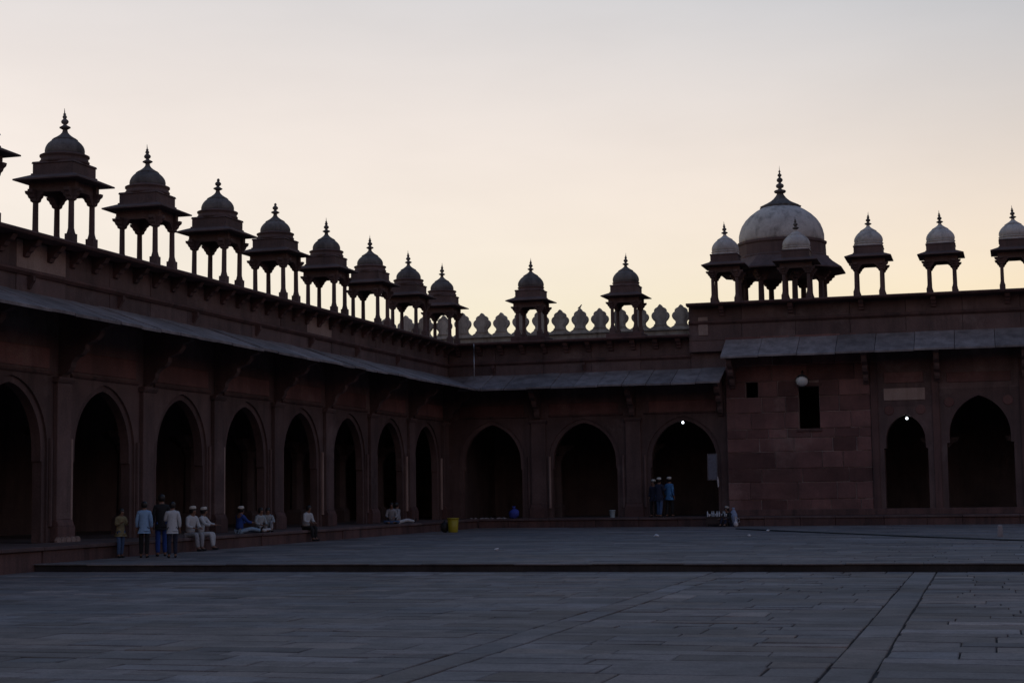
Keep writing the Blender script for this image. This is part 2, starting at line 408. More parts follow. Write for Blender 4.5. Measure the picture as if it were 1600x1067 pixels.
def parapet(parent, fn, u0, u1, zbase, zt, zs, spouts=(), step=1.2, wset=0.0):
    # wall above the eave, string course, cornice on little corbels
    L = 2.4; n = max(1, round((u1 - u0) / L))
    for i in range(n):
        a = u0 + (u1 - u0) * i / n; b = u0 + (u1 - u0) * (i + 1) / n
        for z0, z1 in ((zbase, zs), (zs, zt - 0.14)):
            o = random.uniform(-0.012, 0.012)
            fbox(MB(), fn, a + 0.006, b - 0.006, -0.5, o + wset, z0 + 0.006, z1 - 0.006).build('parapet_block', M['panel'] if random.random() < 0.05 else M['red'], parent, bevel=0.012)
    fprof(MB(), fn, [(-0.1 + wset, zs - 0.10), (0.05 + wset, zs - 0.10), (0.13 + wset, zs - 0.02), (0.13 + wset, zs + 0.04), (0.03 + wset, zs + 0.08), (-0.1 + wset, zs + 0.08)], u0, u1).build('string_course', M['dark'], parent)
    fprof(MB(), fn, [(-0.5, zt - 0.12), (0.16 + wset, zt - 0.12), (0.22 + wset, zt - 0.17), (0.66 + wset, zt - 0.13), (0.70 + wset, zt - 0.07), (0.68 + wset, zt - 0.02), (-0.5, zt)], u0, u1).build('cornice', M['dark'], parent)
    k = max(1, round((u1 - u0) / step)); me = None
    for i in range(k):
        u = u0 + (i + 0.5) * (u1 - u0) / k
        pr = [(0, -0.62), (0.10, -0.60), (0.14, -0.50), (0.22, -0.46), (0.28, -0.36), (0.40, -0.32), (0.46, -0.24), (0.50, -0.165), (0, -0.15)]
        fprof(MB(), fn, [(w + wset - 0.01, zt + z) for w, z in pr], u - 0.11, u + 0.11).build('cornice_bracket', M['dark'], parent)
    for u in spouts:
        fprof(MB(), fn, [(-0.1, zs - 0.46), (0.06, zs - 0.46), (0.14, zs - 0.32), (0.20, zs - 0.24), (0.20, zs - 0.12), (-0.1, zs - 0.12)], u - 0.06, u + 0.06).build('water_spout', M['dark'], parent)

def bay(parent, fn, uc, u0, u1, half, zs, za, ztop, depth=0.36, frame=0.16, imp=0.06, panels=True, pz=(5.22, 5.80)):
    # front skin with the larger arch, then the wall proper
    arch_mesh(MB(), fn, u0, u1, PL, za + 0.28, uc, half + frame, zs, za + frame * 1.15, 0.0, -0.07, back=False).build('arch_surround', M['red'], parent)
    arch_mesh(MB(), fn, u0, u1, PL, za + 0.28, uc, half, zs, za, -0.07, -depth, imp=imp).build('arch_wall', M['red'], parent)
    fbox(MB(), fn, u0, u1, -depth, 0.0, za + 0.28, ztop).build('spandrel_wall', M['red'], parent)
    # frame band over the arch
    fprof(MB(), fn, [(-0.02, za + 0.30), (0.05, za + 0.30), (0.08, za + 0.35), (0.05, za + 0.40), (-0.02, za + 0.40)], u0 + 0.5, u1 - 0.5).build('frame_band', M['dark'], parent)
    if panels:
        w = (u1 - u0) / 2 - 0.62
        fbox(MB(), fn, uc - w, uc + w, -0.02, 0.035, pz[0], pz[1]).build('wall_panel', M['redb'], parent, bevel=0.02)

# ------------------------------------------------------------------ left arcade
fl = lambda u, w, z: (XL + w, u, z)
left = empty('cloister_wing')
tag(left, 'long red sandstone arcade receding along the left side under a row of kiosks', 'arcade')
BAY = 4.82; Y0 = 42.85
for k in range(-2, 7):
    uc = Y0 + BAY * k
    bay(left, fl, uc, uc - BAY / 2, uc + BAY / 2 if k < 6 else YB, 1.60, 3.0, 4.76, 6.95)
ystart = Y0 - 2.5 * BAY
for k in range(-2, 8):
    u = Y0 + BAY * (k - 0.5)
    pilaster(left, fl, u, 5.02)
    bracket_mesh(left, fl, u)
    # carved petal course on the pilaster foot
    mb = MB()
    for i in range(5):
        c = u - 0.50 + i * 0.25
        mb.extrude([(-0.10, 0), (0.10, 0), (0.11, 0.06), (0.06, 0.12), (0, 0.15), (-0.06, 0.12), (-0.11, 0.06)], lambda a, b, w, c=c: fl(c + a, w, PL + 0.002 + b), 0.235, 0.32)
    if k in (0, -1): mb.build('petal_course', M['panel'], left)
eave_run(left, fl, ystart, YB, 7.28, 6.49, 2.1, 1.15, 0.0, -2.1)
parapet(left, fl, ystart, YB, 7.15, 8.80, 7.80, [38.75 + BAY * k for k in range(-1, 7)])
# plinth, floor, back wall, roof and end wall
nb = 0
y = ystart
while y < 72.9:
    L = min(random.uniform(1.4, 2.4), 72.95 - y) if 72.95 - y > 1.0 else 72.95 - y
    zb = PZ - 0.02 if y < YS else -0.02
    MB().box(-23.35, -22.95 + random.uniform(-0.02, 0.02), y + 0.006, y + L - 0.006, zb if y + L < YS else min(zb, PZ - 0.02), PL - 0.10).build('plinth_block', M['dark'], left, bevel=0.015)
    MB().box(-24.97, -22.90 + random.uniform(-0.015, 0.015), y + 0.005, y + L - 0.005, PL - 0.095, PL + random.uniform(-0.005, 0.005)).build('plinth_slab', M['pave'] if False else M['red'], left, bevel=0.012)
    y += L
MB().box(-32.0, -24.97, ystart, YB + 7, -0.3, PL - 0.01).build('arcade_floor', M['inner'], left)
MB().box(-24.98, -23.36, ystart, 72.95, -0.3, PL - 0.11).build('plinth_core', M['inner'], left)
MB().box(-32.6, -32.0, ystart, YB + 7.6, -0.3, 9.9).build('rear_wall', M['inner'], left)
MB().box(-32.0, XL - 0.50, ystart, YB - 0.49, 8.40, 8.77).build('roof', M['dark'], left)
MB().box(-32.0, XL - 0.9, ystart - 0.5, ystart, -0.3, 8.77).build('end_wall', M['inner'], left)

# ------------------------------------------------------------------ back arcade
fb = lambda u, w, z: (u, YB - w, z)
back = empty('cloister_wing'); tag(back, 'red sandstone arcade with three arches closing the far end of the court', 'arcade')
XE = -11.45
cs = [-22.85, -18.30, -13.55]; bounds = [XL, -20.5, -15.9, XE]
for i, c in enumerate(cs):
    bay(back, fb, c, bounds[i], bounds[i + 1], 1.48 if i == 0 else 1.58, 3.06, 4.88, 6.95)
for u in (-20.5, -15.9):
    pilaster(back, fb, u, 5.05); bracket_mesh(back, fb, u)
bracket_mesh(back, fb, -11.75, wid=0.12)
eave_run(back, fb, XL, XE, 7.28, 6.49, 2.1, 1.15, 2.1, 0.0)
parapet(back, fb, XL, -13.1, 7.15, 8.84, 7.84, [-22.7, -18.2], step=1.05)
MB().box(-13.1, XE, YB + 0.02, YB + 0.5, 7.0, 8.8).build('parapet_block', M['red'], back)
x = -22.95
while x < 4.0:
    L = random.uniform(1.4, 2.4)
    MB().box(x + 0.006, x + L - 0.006, 72.97 + random.uniform(-0.02, 0.02), 73.4, -0.02, PL - 0.10).build('plinth_block', M['dark'], back, bevel=0.015)
    MB().box(x + 0.005, x + L - 0.005, 72.92 + random.uniform(-0.015, 0.015), 74.97, PL - 0.095, PL + random.uniform(-0.005, 0.005)).build('plinth_slab', M['red'], back, bevel=0.012)
    x += L
MB().box(-24.98, 9.0, 73.41, 74.98, -0.3, PL - 0.11).build('plinth_core', M['inner'], back)
MB().box(-24.96, 9.0, 74.98, 82.0, -0.3, PL - 0.012).build('arcade_floor', M['inner'], back)
MB().box(-24.9, -12.0, YB + 0.51, 81.9, 8.42, 8.80).build('roof', M['dark'], back)
MB().box(-31.99, -25.0, YB - 0.48, 81.9, 8.40, 8.79).build('roof', M['dark'], back)
MB().box(-25.3, -24.7, 76.4, 82.0, PL, 8.42).build('cross_wall', M['inner'], back)

MB().box(-25.3, 9.0, 81.5, 81.98, -0.3, 8.42).build('rear_wall', M['inner'], back)
def inner_pillar(parent, x, y):
    mb = MB().frustum(x, y, PL - 0.02, PL + 0.5, 0.34, 0.34).frustum(x, y, PL + 0.5, PL + 0.62, 0.34, 0.26)
    mb.lathe([(0.30, PL + 0.62), (0.27, 3.1), (0.36, 3.3), (0.40, 3.42)], 8, c=(x, y, 0), smooth=False, ph=math.pi / 8)
    for dx, dy in ((1, 0), (-1, 0), (0, 1), (0, -1)):
        mb.extrude([(0.1, 3.40), (0.45, 3.46), (0.55, 3.62), (0.8, 3.70), (0.9, 3.9), (0.1, 3.9)], lambda p, q, w, dx=dx, dy=dy: (x + dx * p - dy * w, y + dy * p + dx * w, q), -0.17, 0.17)
    mb.frustum(x, y, 3.9, 8.41, 0.30, 0.30)
    mb.build('inner_pillar', M['inner'], parent)
for k in range(-1, 8): inner_pillar(left, XL - 3.4, Y0 + BAY * (k - 0.5))
for xx in (-20.5, -15.9): inner_pillar(back, xx, YB + 3.2)
# battlemented outer wall behind the back arcade, with leaf-shaped merlons
bat = empty('battlement_wall'); tag(bat, 'grey battlemented outer wall with leaf-shaped merlons behind the far arcade', 'wall')
MB().box(-33.0, 10.0, 82.0, 82.55, -0.3, 9.80).build('wall', M['merlon'], bat)
MB().box(-33.0, -12.4, 81.86, 82.6, 9.80, 9.93).build('coping', M['merlon'], bat, bevel=0.02)
MB().box(-31.9, -13.1, 80.9, 81.99, 8.80, 9.42).build('walkway', M['merlon'], bat, bevel=0.02)
half = [(0.50, 0.0), (0.50, 0.04), (0.40, 0.09), (0.31, 0.17), (0.27, 0.26), (0.28, 0.35), (0.36, 0.43), (0.43, 0.53), (0.455, 0.64), (0.43, 0.75), (0.36, 0.83), (0.30, 0.86),
        (0.315, 0.89), (0.30, 0.97), (0.24, 1.04), (0.16, 1.08), (0.12, 1.10), (0.07, 1.18)]
mp_ = half + [(0.0, 1.24)] + [(-a, b) for a, b in reversed(half)]
inner = [(a * 0.66, 0.16 + b * 0.72) for a, b in mp_]
mb = MB().extrude(mp_, lambda a, b, w: (a, w, b), 0.0, 0.30)
mer_me = mb.mesh('merlon', M['merlon'], bevel=0.012)
pan_me = MB().extrude(inner, lambda a, b, w: (a, w, b), -0.035, -0.002).mesh('merlon_face', M['merlon'])
xm = -30.83; MX = []
while xm < -12.5:
    o = link('merlon', mer_me, bat, (xm, 82.02, 9.93 + random.uniform(-0.015, 0.015))); o.rotation_euler = (random.uniform(-0.01, 0.01), random.uniform(-0.015, 0.015), 0)
    o.scale = (random.uniform(0.95, 1.03), 1, random.uniform(0.95, 1.03))
    link('merlon_face', pan_me, o); MX.append((xm, o.location.z + 1.25 * o.scale.z))
    xm += 1.069

# ------------------------------------------------------------------ right hall block
RY = YB - 0.35
fr = lambda u, w, z: (u, RY - w, z)
hall = empty('stone_hall'); tag(hall, 'taller red sandstone hall front with blocks and two arched doorways at right', 'building')
X0, X1, X2 = XE, -4.95, 9.0
# ashlar blocks between the corner and the small doorway
WIN = [(-8.16, -7.22, 4.33, 6.24), (-10.55, -9.98, 5.80, 6.51)]
zc = [PL, 1.15, 1.92, 2.55, 3.30, 3.92, 4.34, 5.10, 5.80, 6.52, 7.25, 7.9, 8.62]
def block_row(z0, z1, x0, x1):
    cuts = [(a, b) for a, b, c, d in WIN if c < z1 - 0.02 and d > z0 + 0.02]
    segs = [(x0, x1)]
    for a, b in cuts:
        ns = []
        for s0, s1 in segs:
            if b <= s0 or a >= s1: ns.append((s0, s1)); continue
            if a - s0 > 0.05: ns.append((s0, a))
            if s1 - b > 0.05: ns.append((b, s1))
        segs = ns
    for s0, s1 in segs:
        x = s0
        while x < s1 - 0.01:
            L = random.uniform(0.8, 2.3); xe = s1 if s1 - (x + L) < 0.5 else x + L
            g0 = random.uniform(0.006, 0.022)
            o4 = [random.uniform(-0.025, 0.035) for _ in range(4)]; e4 = [random.uniform(-0.007, 0.007) for _ in range(4)]
            MB().hexa([fr(x + g0, -0.5, z0 + g0), fr(xe - g0, -0.5, z0 + g0), fr(xe - g0, o4[0], z0 + g0 + e4[0]), fr(x + g0, o4[1], z0 + g0 + e4[1])], [fr(x + g0, -0.5, z1 - g0), fr(xe - g0, -0.5, z1 - g0), fr(xe - g0, o4[2], z1 - g0 + e4[2]), fr(x + g0, o4[3], z1 - g0 + e4[3])]).build('stone_block', M['redb'], hall, bevel=0.014)
            x = xe
for z0, z1 in zip(zc[:-1], zc[1:]): block_row(z0, z1, X0, X1)
# mortar core behind the block faces, leaving the two windows open
def core(x0, x1, z0, z1): fbox(MB(), fr, x0, x1, -0.48, -0.035, z0, z1).build('mortar_core', M['mortar'], hall)
core(X0 + 0.005, -10.55, PL, 8.6); core(-10.55, -9.98, PL, 5.80); core(-10.55, -9.98, 6.51, 8.6)
core(-9.98, -8.16, PL, 8.6); core(-8.16, -7.22, PL, 4.33); core(-8.16, -7.22, 6.24, 8.6); core(-7.22, X1 - 0.01, PL, 8.6)
for a, b, c, d in WIN[:1]:
    wnd = fbox(MB(), fr, a - 0.10, b + 0.10, -0.04, 0.06, c - 0.13, c - 0.01).build('window_sill', M['dark'], hall, bevel=0.01)
fbox(MB(), fr, -8.28, -7.10, -0.04, 0.05, 6.25, 6.40).build('window_lintel', M['dark'], hall, bevel=0.01)
# arched doorways
arch_mesh(MB(), fr, X1, -2.12, PL, 5.2, -3.47, 0.95, 3.7, 4.88, 0.0, -0.9, imp=0.09).build('arch_wall', M['red'], hall)
fbox(MB(), fr, X1, -2.12, -0.9, 0.0, 5.2, 8.6).build('spandrel_wall', M['red'], hall)
arch_mesh(MB(), fr, -2.12, 1.75, PL, 5.95, -0.28, 1.42, 3.9, 5.62, 0.0, -0.9, imp=0.12).build('arch_wall', M['red'], hall)
fbox(MB(), fr, -2.12, 1.75, -0.9, 0.0, 5.95, 8.6).build('spandrel_wall', M['red'], hall)
arch_mesh(MB(), fr, 1.75, 5.2, PL, 5.95, 3.4, 1.2, 3.9, 5.4, 0.0, -0.9, imp=0.12).build('arch_wall', M['red'], hall)
fbox(MB(), fr, 1.75, 5.2, -0.9, 0.0, 5.95, 8.6).build('spandrel_wall', M['red'], hall)
fbox(MB(), fr, 5.2, 9.0, -0.9, 0.0, PL, 8.6).build('spandrel_wall', M['red'], hall)
def panel(u0, u1, z0, z1, mat='panel', o=0.04): fbox(MB(), fr, u0, u1, -0.02, o, z0, z1).build('wall_panel', M[mat], hall, bevel=0.015)
panel(-4.36, -2.56, 5.49, 6.03); panel(-4.33, -2.62, 6.27, 6.74, 'redb'); panel(-1.62, 1.10, 6.22, 6.66, 'redb')
for cx_, cz_ in ((-4.15, 5.05), (-2.78, 5.06), (-1.55, 5.35), (0.95, 5.38)):
    ring = [fr(cx_ + 0.2 * math.cos(2 * math.pi * i / 14), 0.035, cz_ + 0.2 * math.sin(2 * math.pi * i / 14)) for i in range(14)]
    ring2 = [fr(cx_ + 0.23 * math.cos(2 * math.pi * i / 14), -0.01, cz_ + 0.23 * math.sin(2 * math.pi * i / 14)) for i in range(14)]
    MB().add(ring + ring2, [tuple(range(14))] + [(i, (i + 1) % 14, 14 + (i + 1) % 14, 14 + i) for i in range(14)]).build('medallion', M['redb'], hall)
for u in (-4.78, -2.12, 1.60):
    fbox(MB(), fr, u - 0.15, u + 0.15, -0.02, 0.07, PL, 7.2).build('pilaster', M['dark'], hall, bevel=0.012)
fbox(MB(), fr, X0 + 0.02, X2, -0.02, 0.10, PL, PL + 0.28).build('base_course', M['dark'], hall, bevel=0.015)
eave_run(hall, fr, X0 + 0.05, X2, 8.55, 7.62, 1.75, 1.7)
for u in (X0 + 0.35, -5.1, -2.0, 1.7):
    bracket_mesh(hall, fr, u, 1.22, 0.12)
parapet(hall, fr, -13.1, X2, 8.5, 10.22, 9.35, [], step=3.3)
fbox(MB(), fr, -12.65, -12.2, 0.0, 0.05, 8.75, 9.6).build('wall_panel', M['panel'], hall, bevel=0.015)
MB().box(-13.1, XE, RY + 0.02, RY + 0.33, 8.0, 8.5).build('corner_block', M['red'], hall)
MB().box(-13.1, X2, RY + 0.5, 84.0, 9.75, 10.18).build('roof', M['dark'], hall)
MB().box(-13.1, -12.6, RY + 0.52, 84.0, 8.8, 9.75).build('side_wall', M['dark'], hall)
MB().box(-11.9, -11.5, RY + 0.91, 82.0, PL, 9.75).build('cross_wall', M['inner'], hall)
MB().box(8.5, 9.0, RY + 0.91, 82.0, PL, 9.75).build('cross_wall', M['inner'], hall)
for xx in (-2.1, 1.7, 5.2): inner_pillar(hall, xx, RY + 3.4)

# ================================================================== chhatris (domed kiosks)
def chhatri(kind):
    dome_m = M['domew'] if kind == 'white' else M['domeg']
    parts = {}
    c = 0.56
    # column: base, octagonal shaft, bracket capital
    mb = MB().frustum(0, 0, 0.0, 0.24, 0.125, 0.125)
    mb.lathe([(0.125, 0.24), (0.10, 0.33), (0.085, 0.40), (0.078, 1.18), (0.11, 1.25), (0.11, 1.30)], 8, smooth=False, ph=math.pi / 8)
    parts['column'] = mb.mesh('column', M['chh'])
    pr = [(0.06, 1.16), (0.12, 1.19), (0.14, 1.26), (0.19, 1.30), (0.22, 1.37), (0.29, 1.42), (0.31, 1.50), (0.0, 1.50), (0.0, 1.16)]
    mb = MB()
    for ax, sg in ((0, 1), (0, -1), (1, 1), (1, -1)):
        mb.extrude(pr, (lambda a, b, w, sg=sg: (sg * a, w, b)) if ax == 0 else (lambda a, b, w, sg=sg: (w, sg * a, b)), -0.075, 0.075)
    parts['bracket'] = mb.mesh('bracket', M['chh'])
    a = c + 0.17
    mb = MB()
    for s in (-1, 1):
        mb.box(-a, a, s * c - 0.085, s * c + 0.085, 1.44, 1.74)
        mb.box(s * c - 0.083, s * c + 0.083, -c + 0.086, c - 0.086, 1.442, 1.738)
    parts['lintel'] = mb.mesh('lintel', M['chh'])
    mb = MB()
    E0, E1 = 1.02, 0.66
    for q in range(4):
        cs_, sn = [(1, 0), (0, 1), (-1, 0), (0, -1)][q]
        R = lambda p: (p[0] * cs_ - p[1] * sn, p[0] * sn + p[1] * cs_, p[2])
        lo = [R((-E0, -E0, 1.735)), R((E0, -E0, 1.735)), R((E1 - 0.08, -E1 + 0.08, 1.745)), R((-E1 + 0.08, -E1 + 0.08, 1.745))]
        hi = [R((-E0, -E0, 1.775)), R((E0, -E0, 1.775)), R((E1, -E1, 1.93)), R((-E1, -E1, 1.93))]
        mb.hexa(lo, hi)
    parts['eave'] = mb.mesh('eave', M['chh'])
    mb = MB().frustum(0, 0, 1.75, 2.24, 0.63, 0.63).frustum(0, 0, 1.90, 1.97, 0.67, 0.665).frustum(0, 0, 2.24, 2.30, 0.66, 0.64)
    parts['frieze_block'] = mb.mesh('frieze_block', M['chh'], bevel=0.008)
    if kind == 'grey':
        drum = [(0.62, 2.27), (0.68, 2.29), (0.69, 2.36), (0.655, 2.39), (0.65, 2.47), (0.69, 2.49), (0.69, 2.53), (0.62, 2.56), (0.55, 2.58)]
        dp = [(0.53, 2.55), (0.55, 2.61), (0.552, 2.68), (0.538, 2.75), (0.505, 2.82), (0.455, 2.885), (0.39, 2.945), (0.32, 2.995)]
        lo_ = [(0.315, 2.97), (0.35, 2.985), (0.345, 3.005), (0.265, 3.05), (0.19, 3.10), (0.125, 3.155), (0.08, 3.21), (0.058, 3.30)]
    else:
        drum = [(0.61, 2.27), (0.66, 2.285), (0.66, 2.32), (0.625, 2.34), (0.62, 2.40), (0.655, 2.42), (0.655, 2.45), (0.60, 2.47)]
        dp = [(0.595, 2.45), (0.63, 2.53), (0.635, 2.61), (0.615, 2.70), (0.57, 2.79), (0.50, 2.88), (0.42, 2.955), (0.335, 3.015)]
        lo_ = [(0.33, 2.99), (0.365, 3.005), (0.36, 3.025), (0.27, 3.08), (0.19, 3.13), (0.125, 3.18), (0.08, 3.23), (0.058, 3.30)]
    parts['drum'] = MB().lathe(drum, 32).mesh('drum', M['chh'] if kind != 'white' else dome_m)
    parts['dome'] = MB().lathe(dp, 48, flute=0.008, nf=16).mesh('dome', dome_m)
    parts['lotus_cap'] = MB().lathe(lo_, 48, flute=0.035, nf=12).mesh('lotus_cap', dome_m)
    fin = [(0.06, 3.28), (0.11, 3.31), (0.155, 3.335), (0.155, 3.36), (0.10, 3.39), (0.05, 3.42), (0.05, 3.44), (0.09, 3.47), (0.108, 3.51), (0.095, 3.55), (0.05, 3.59),
           (0.04, 3.60), (0.06, 3.63), (0.062, 3.66), (0.035, 3.70)]
    parts['finial_full'] = MB().lathe(fin + [(0.04, 3.72), (0.04, 3.74), (0.018, 3.76), (0.004, 3.90)], 16).mesh('finial', M['domeg'])
    parts['finial_full'].transform(Matrix.Translation((0, 0, -3.28)))
    parts['finial_broken'] = MB().lathe(fin[:11] + [(0.035, 3.60), (0.05, 3.62), (0.045, 3.67), (0.02, 3.70)], 16).mesh('finial', M['domeg'])
    parts['finial_broken'].transform(Matrix.Translation((0, 0, -3.28)))
    return parts, c
CH = {k: chhatri(k) for k in ('grey', 'wide', 'white')}
def place_chhatri(kind, loc, label, group, broken=False, sc=1.0, tilt=0.0):
    parts, c = CH[kind]
    r = empty('domed_kiosk', loc, tilt); sc *= random.uniform(0.985, 1.015); r.scale = (sc, sc, sc * random.uniform(0.988, 1.012)); r.rotation_euler = (random.uniform(-0.008, 0.008), random.uniform(-0.008, 0.008), tilt + random.uniform(-0.02, 0.02))
    tag(r, label, 'kiosk', group)
    for sx_ in (-1, 1):
        for sy in (-1, 1):
            o = link('column', parts['column'], r, (sx_ * c, sy * c, 0)); link('bracket', parts['bracket'], o)
    for nme in ('lintel', 'eave', 'frieze_block', 'drum'): link(nme, parts[nme], r)
    d = link('dome', parts['dome'], r); link('lotus_cap', parts['lotus_cap'], d)
    fo = link('finial', parts['finial_broken' if broken else 'finial_full'], d, (0, 0, 3.28)); fo.rotation_euler = (random.uniform(-0.05, 0.05), random.uniform(-0.05, 0.05), 0)
    return r
ords = ['cut by the left picture edge', 'first whole one from the left edge', 'second whole one from the left', 'third whole one from the left, spike broken',
        'fourth from the left, blunt finial', 'fifth whole one from the left', 'sixth whole one from the left', 'seventh whole one, next to the corner kiosk']
G1 = 'kiosks along the left arcade'
for k in range(8):
    u = Y0 + BAY * (k - 1.5) + 0.06
    place_chhatri('grey', (XL - 0.05, u + 0.08, 8.78), 'dark domed kiosk on left arcade, ' + ords[k], G1, k in (3, 4), tilt=random.uniform(-0.015, 0.015))
place_chhatri('grey', (XL - 0.05, Y0 + BAY * 6.5 + 0.06, 8.80), 'dark domed kiosk standing on the inner corner of the two arcades', G1)
G2 = 'kiosks along the far arcade'
for px_, lb in ((830, 'grey domed kiosk on far arcade, the left one in front of the merlons'), (978, 'grey domed kiosk on far arcade, the right one in front of the merlons')):
    p = on_y(px_, 450, YB + 0.15)
    MB().box(p.x - 0.85, p.x + 0.85, YB - 0.60, YB + 0.95, 8.79, 9.02).build('kiosk_base', M['dark'], back, bevel=0.02)
    place_chhatri('wide', (p.x, YB + 0.15, 9.02), lb, G2)
G3 = 'white domed kiosks on the right hall'
for px_, lb in ((1134, 'small white domed kiosk overlapping the left side of the big dome'), (1245, 'small white domed kiosk directly in front of the big dome'),
                (1357.5, 'small white domed kiosk, first one to the right of the big dome'), (1471, 'small white domed kiosk, second one to the right of the big dome'),
                (1585, 'small white domed kiosk cut by the right edge of the picture')):
    p = on_y(px_, 400, RY + 0.75)
    place_chhatri('white', (p.x, RY + 0.75, 10.25), lb, G3)

# ------------------------------------------------------------------ big octagonal domed pavilion
big = empty('domed_pavilion', (-9.33, 80.0, 10.18)); tag(big, 'large octagonal pavilion with white dome and tall finial behind the small kiosks', 'pavilion')
R8 = 2.10
col_me = MB().lathe([(0.20, 0.0), (0.20, 0.3), (0.15, 0.42), (0.135, 1.45), (0.19, 1.58), (0.19, 1.66)], 8, smooth=False).mesh('column', M['chh'])
pr = [(0.08, 1.42), (0.22, 1.48), (0.25, 1.58), (0.36, 1.62), (0.40, 1.72), (0.52, 1.78), (0.52, 1.92), (0.0, 1.92), (0.0, 1.42)]
for i in range(8):
    a = rad(22.5 + 45 * i)
    o = link('column', col_me, big, (R8 * math.cos(a), R8 * math.sin(a), 0), a)
    mb = MB()
    for b in (rad(112.5), rad(-112.5), 0.0):
        mb.extrude(pr, lambda p, q, w, b=b: (p * math.cos(b) - w * math.sin(b), p * math.sin(b) + w * math.cos(b), q), -0.09, 0.09)
    mb.build('bracket', M['chh'], o)
o8 = math.pi / 8
MB().lathe([(1.86, 1.90), (2.28, 1.90), (2.28, 2.12), (1.86, 2.12)], 8, smooth=False, ph=o8).build('lintel', M['chh'], big)
MB().lathe([(2.0, 2.10), (2.5, 2.05), (3.2, 1.97), (3.2, 2.03), (2.75, 2.34), (2.45, 2.62), (2.3, 2.66)], 8, smooth=False, ph=o8).build('eave', M['chh'], big)
MB().lathe([(2.24, 2.6), (2.28, 2.62), (2.28, 2.72), (2.16, 2.78), (2.14, 3.3), (2.2, 3.36), (2.2, 3.46), (2.1, 3.5)], 16, smooth=False, ph=o8).build('drum', M['chh'], big)
bd = MB().lathe([(2.05, 3.45), (2.08, 3.6), (2.075, 3.85), (2.02, 4.08), (1.92, 4.34), (1.75, 4.60), (1.5, 4.85), (1.2, 5.07), (0.90, 5.24)], 64).build('dome', M['domew'], big)
MB().lathe([(0.86, 5.19), (0.96, 5.23), (0.98, 5.29), (0.82, 5.37), (0.62, 5.47), (0.44, 5.58), (0.31, 5.70), (0.21, 5.83), (0.14, 5.96)], 64, flute=0.045, nf=16).build('lotus_cap', M['domeg'], bd)
bf = [(0.10, 6.12), (0.26, 6.18), (0.30, 6.24), (0.26, 6.29), (0.10, 6.34), (0.08, 6.38), (0.17, 6.43), (0.20, 6.50), (0.17, 6.57), (0.08, 6.62), (0.06, 6.66), (0.13, 6.71),
      (0.155, 6.78), (0.12, 6.85), (0.05, 6.90), (0.05, 6.93), (0.10, 6.98), (0.10, 7.03), (0.04, 7.09), (0.03, 7.14), (0.06, 7.18), (0.015, 7.25), (0.004, 7.45)]
MB().lathe([(r_, 5.93 + (z_ - 6.12) * 1.06) for r_, z_ in bf], 20).build('finial', M['domeg'], bd)

# ================================================================== people
def skin_mesh(name, joints, edges, radii, mat, sub=1, root=0):
    """one continuous surface grown on a skeleton"""
    idx = {k: i for i, k in enumerate(joints)}
    me = bpy.data.meshes.new(name)
    me.from_pydata([tuple(p) for p in joints.values()], [(idx[a], idx[b]) for a, b in edges], [])
    ob = bpy.data.objects.new(name, me); col.objects.link(ob)
    sk = ob.modifiers.new('skin', 'SKIN'); sk.branch_smoothing = 0.4; sk.use_smooth_shade = True
    if not me.skin_vertices: me.attributes.new
    for k, i in idx.items():
        r = radii[k]; r = r if isinstance(r, tuple) else (r, r)
        me.skin_vertices[0].data[i].radius = r
        me.skin_vertices[0].data[i].use_root = (i == root)
    ss = ob.modifiers.new('sub', 'SUBSURF'); ss.levels = sub; ss.render_levels = sub
    dg = bpy.context.evaluated_depsgraph_get()
    out = bpy.data.meshes.new_from_object(ob.evaluated_get(dg))
    out.name = name
    bpy.data.objects.remove(ob); bpy.data.meshes.remove(me)
    out.materials.clear(); out.materials.append(mat)
    out.polygons.foreach_set('use_smooth', [True] * len(out.polygons))
    return out
SKIN = plain('brown_skin', (0.22, 0.12, 0.08), 0.55, var=0.1)
HAIR = plain('black_hair', (0.012, 0.01, 0.01), 0.5)
WHITE = plain('white_cotton', (0.50, 0.53, 0.55), 0.9, var=0.08)
CAPW = plain('white_cap', (0.6, 0.58, 0.52), 0.9, var=0.06)
CAPG = plain('grey_cap', (0.42, 0.40, 0.36), 0.9, var=0.06)
PALEB = plain('pale_blue_cotton', (0.26, 0.42, 0.62), 0.9, var=0.08)
BLUE = plain('blue_cotton', (0.02, 0.06, 0.26), 0.9, var=0.12)
JEAN = plain('blue_denim', (0.06, 0.11, 0.22), 0.9, var=0.15)
LJEAN = plain('faded_denim', (0.24, 0.36, 0.48), 0.9, var=0.12)
NAVY = plain('navy_cloth', (0.02, 0.025, 0.05), 0.9)
BLACK = plain('black_cloth', (0.014, 0.014, 0.016), 0.9)
KHAKI = plain('khaki_cloth', (0.22, 0.19, 0.10), 0.9)
GREYC = plain('grey_cloth', (0.30, 0.31, 0.33), 0.9, var=0.15)
STRIPE = stripes('striped_shirt', (0.03, 0.05, 0.06), (0.62, 0.68, 0.70), 9.0)
CHECK = checks('blue_check_shirt', (0.10, 0.32, 0.62), (0.02, 0.05, 0.16), 9.0)

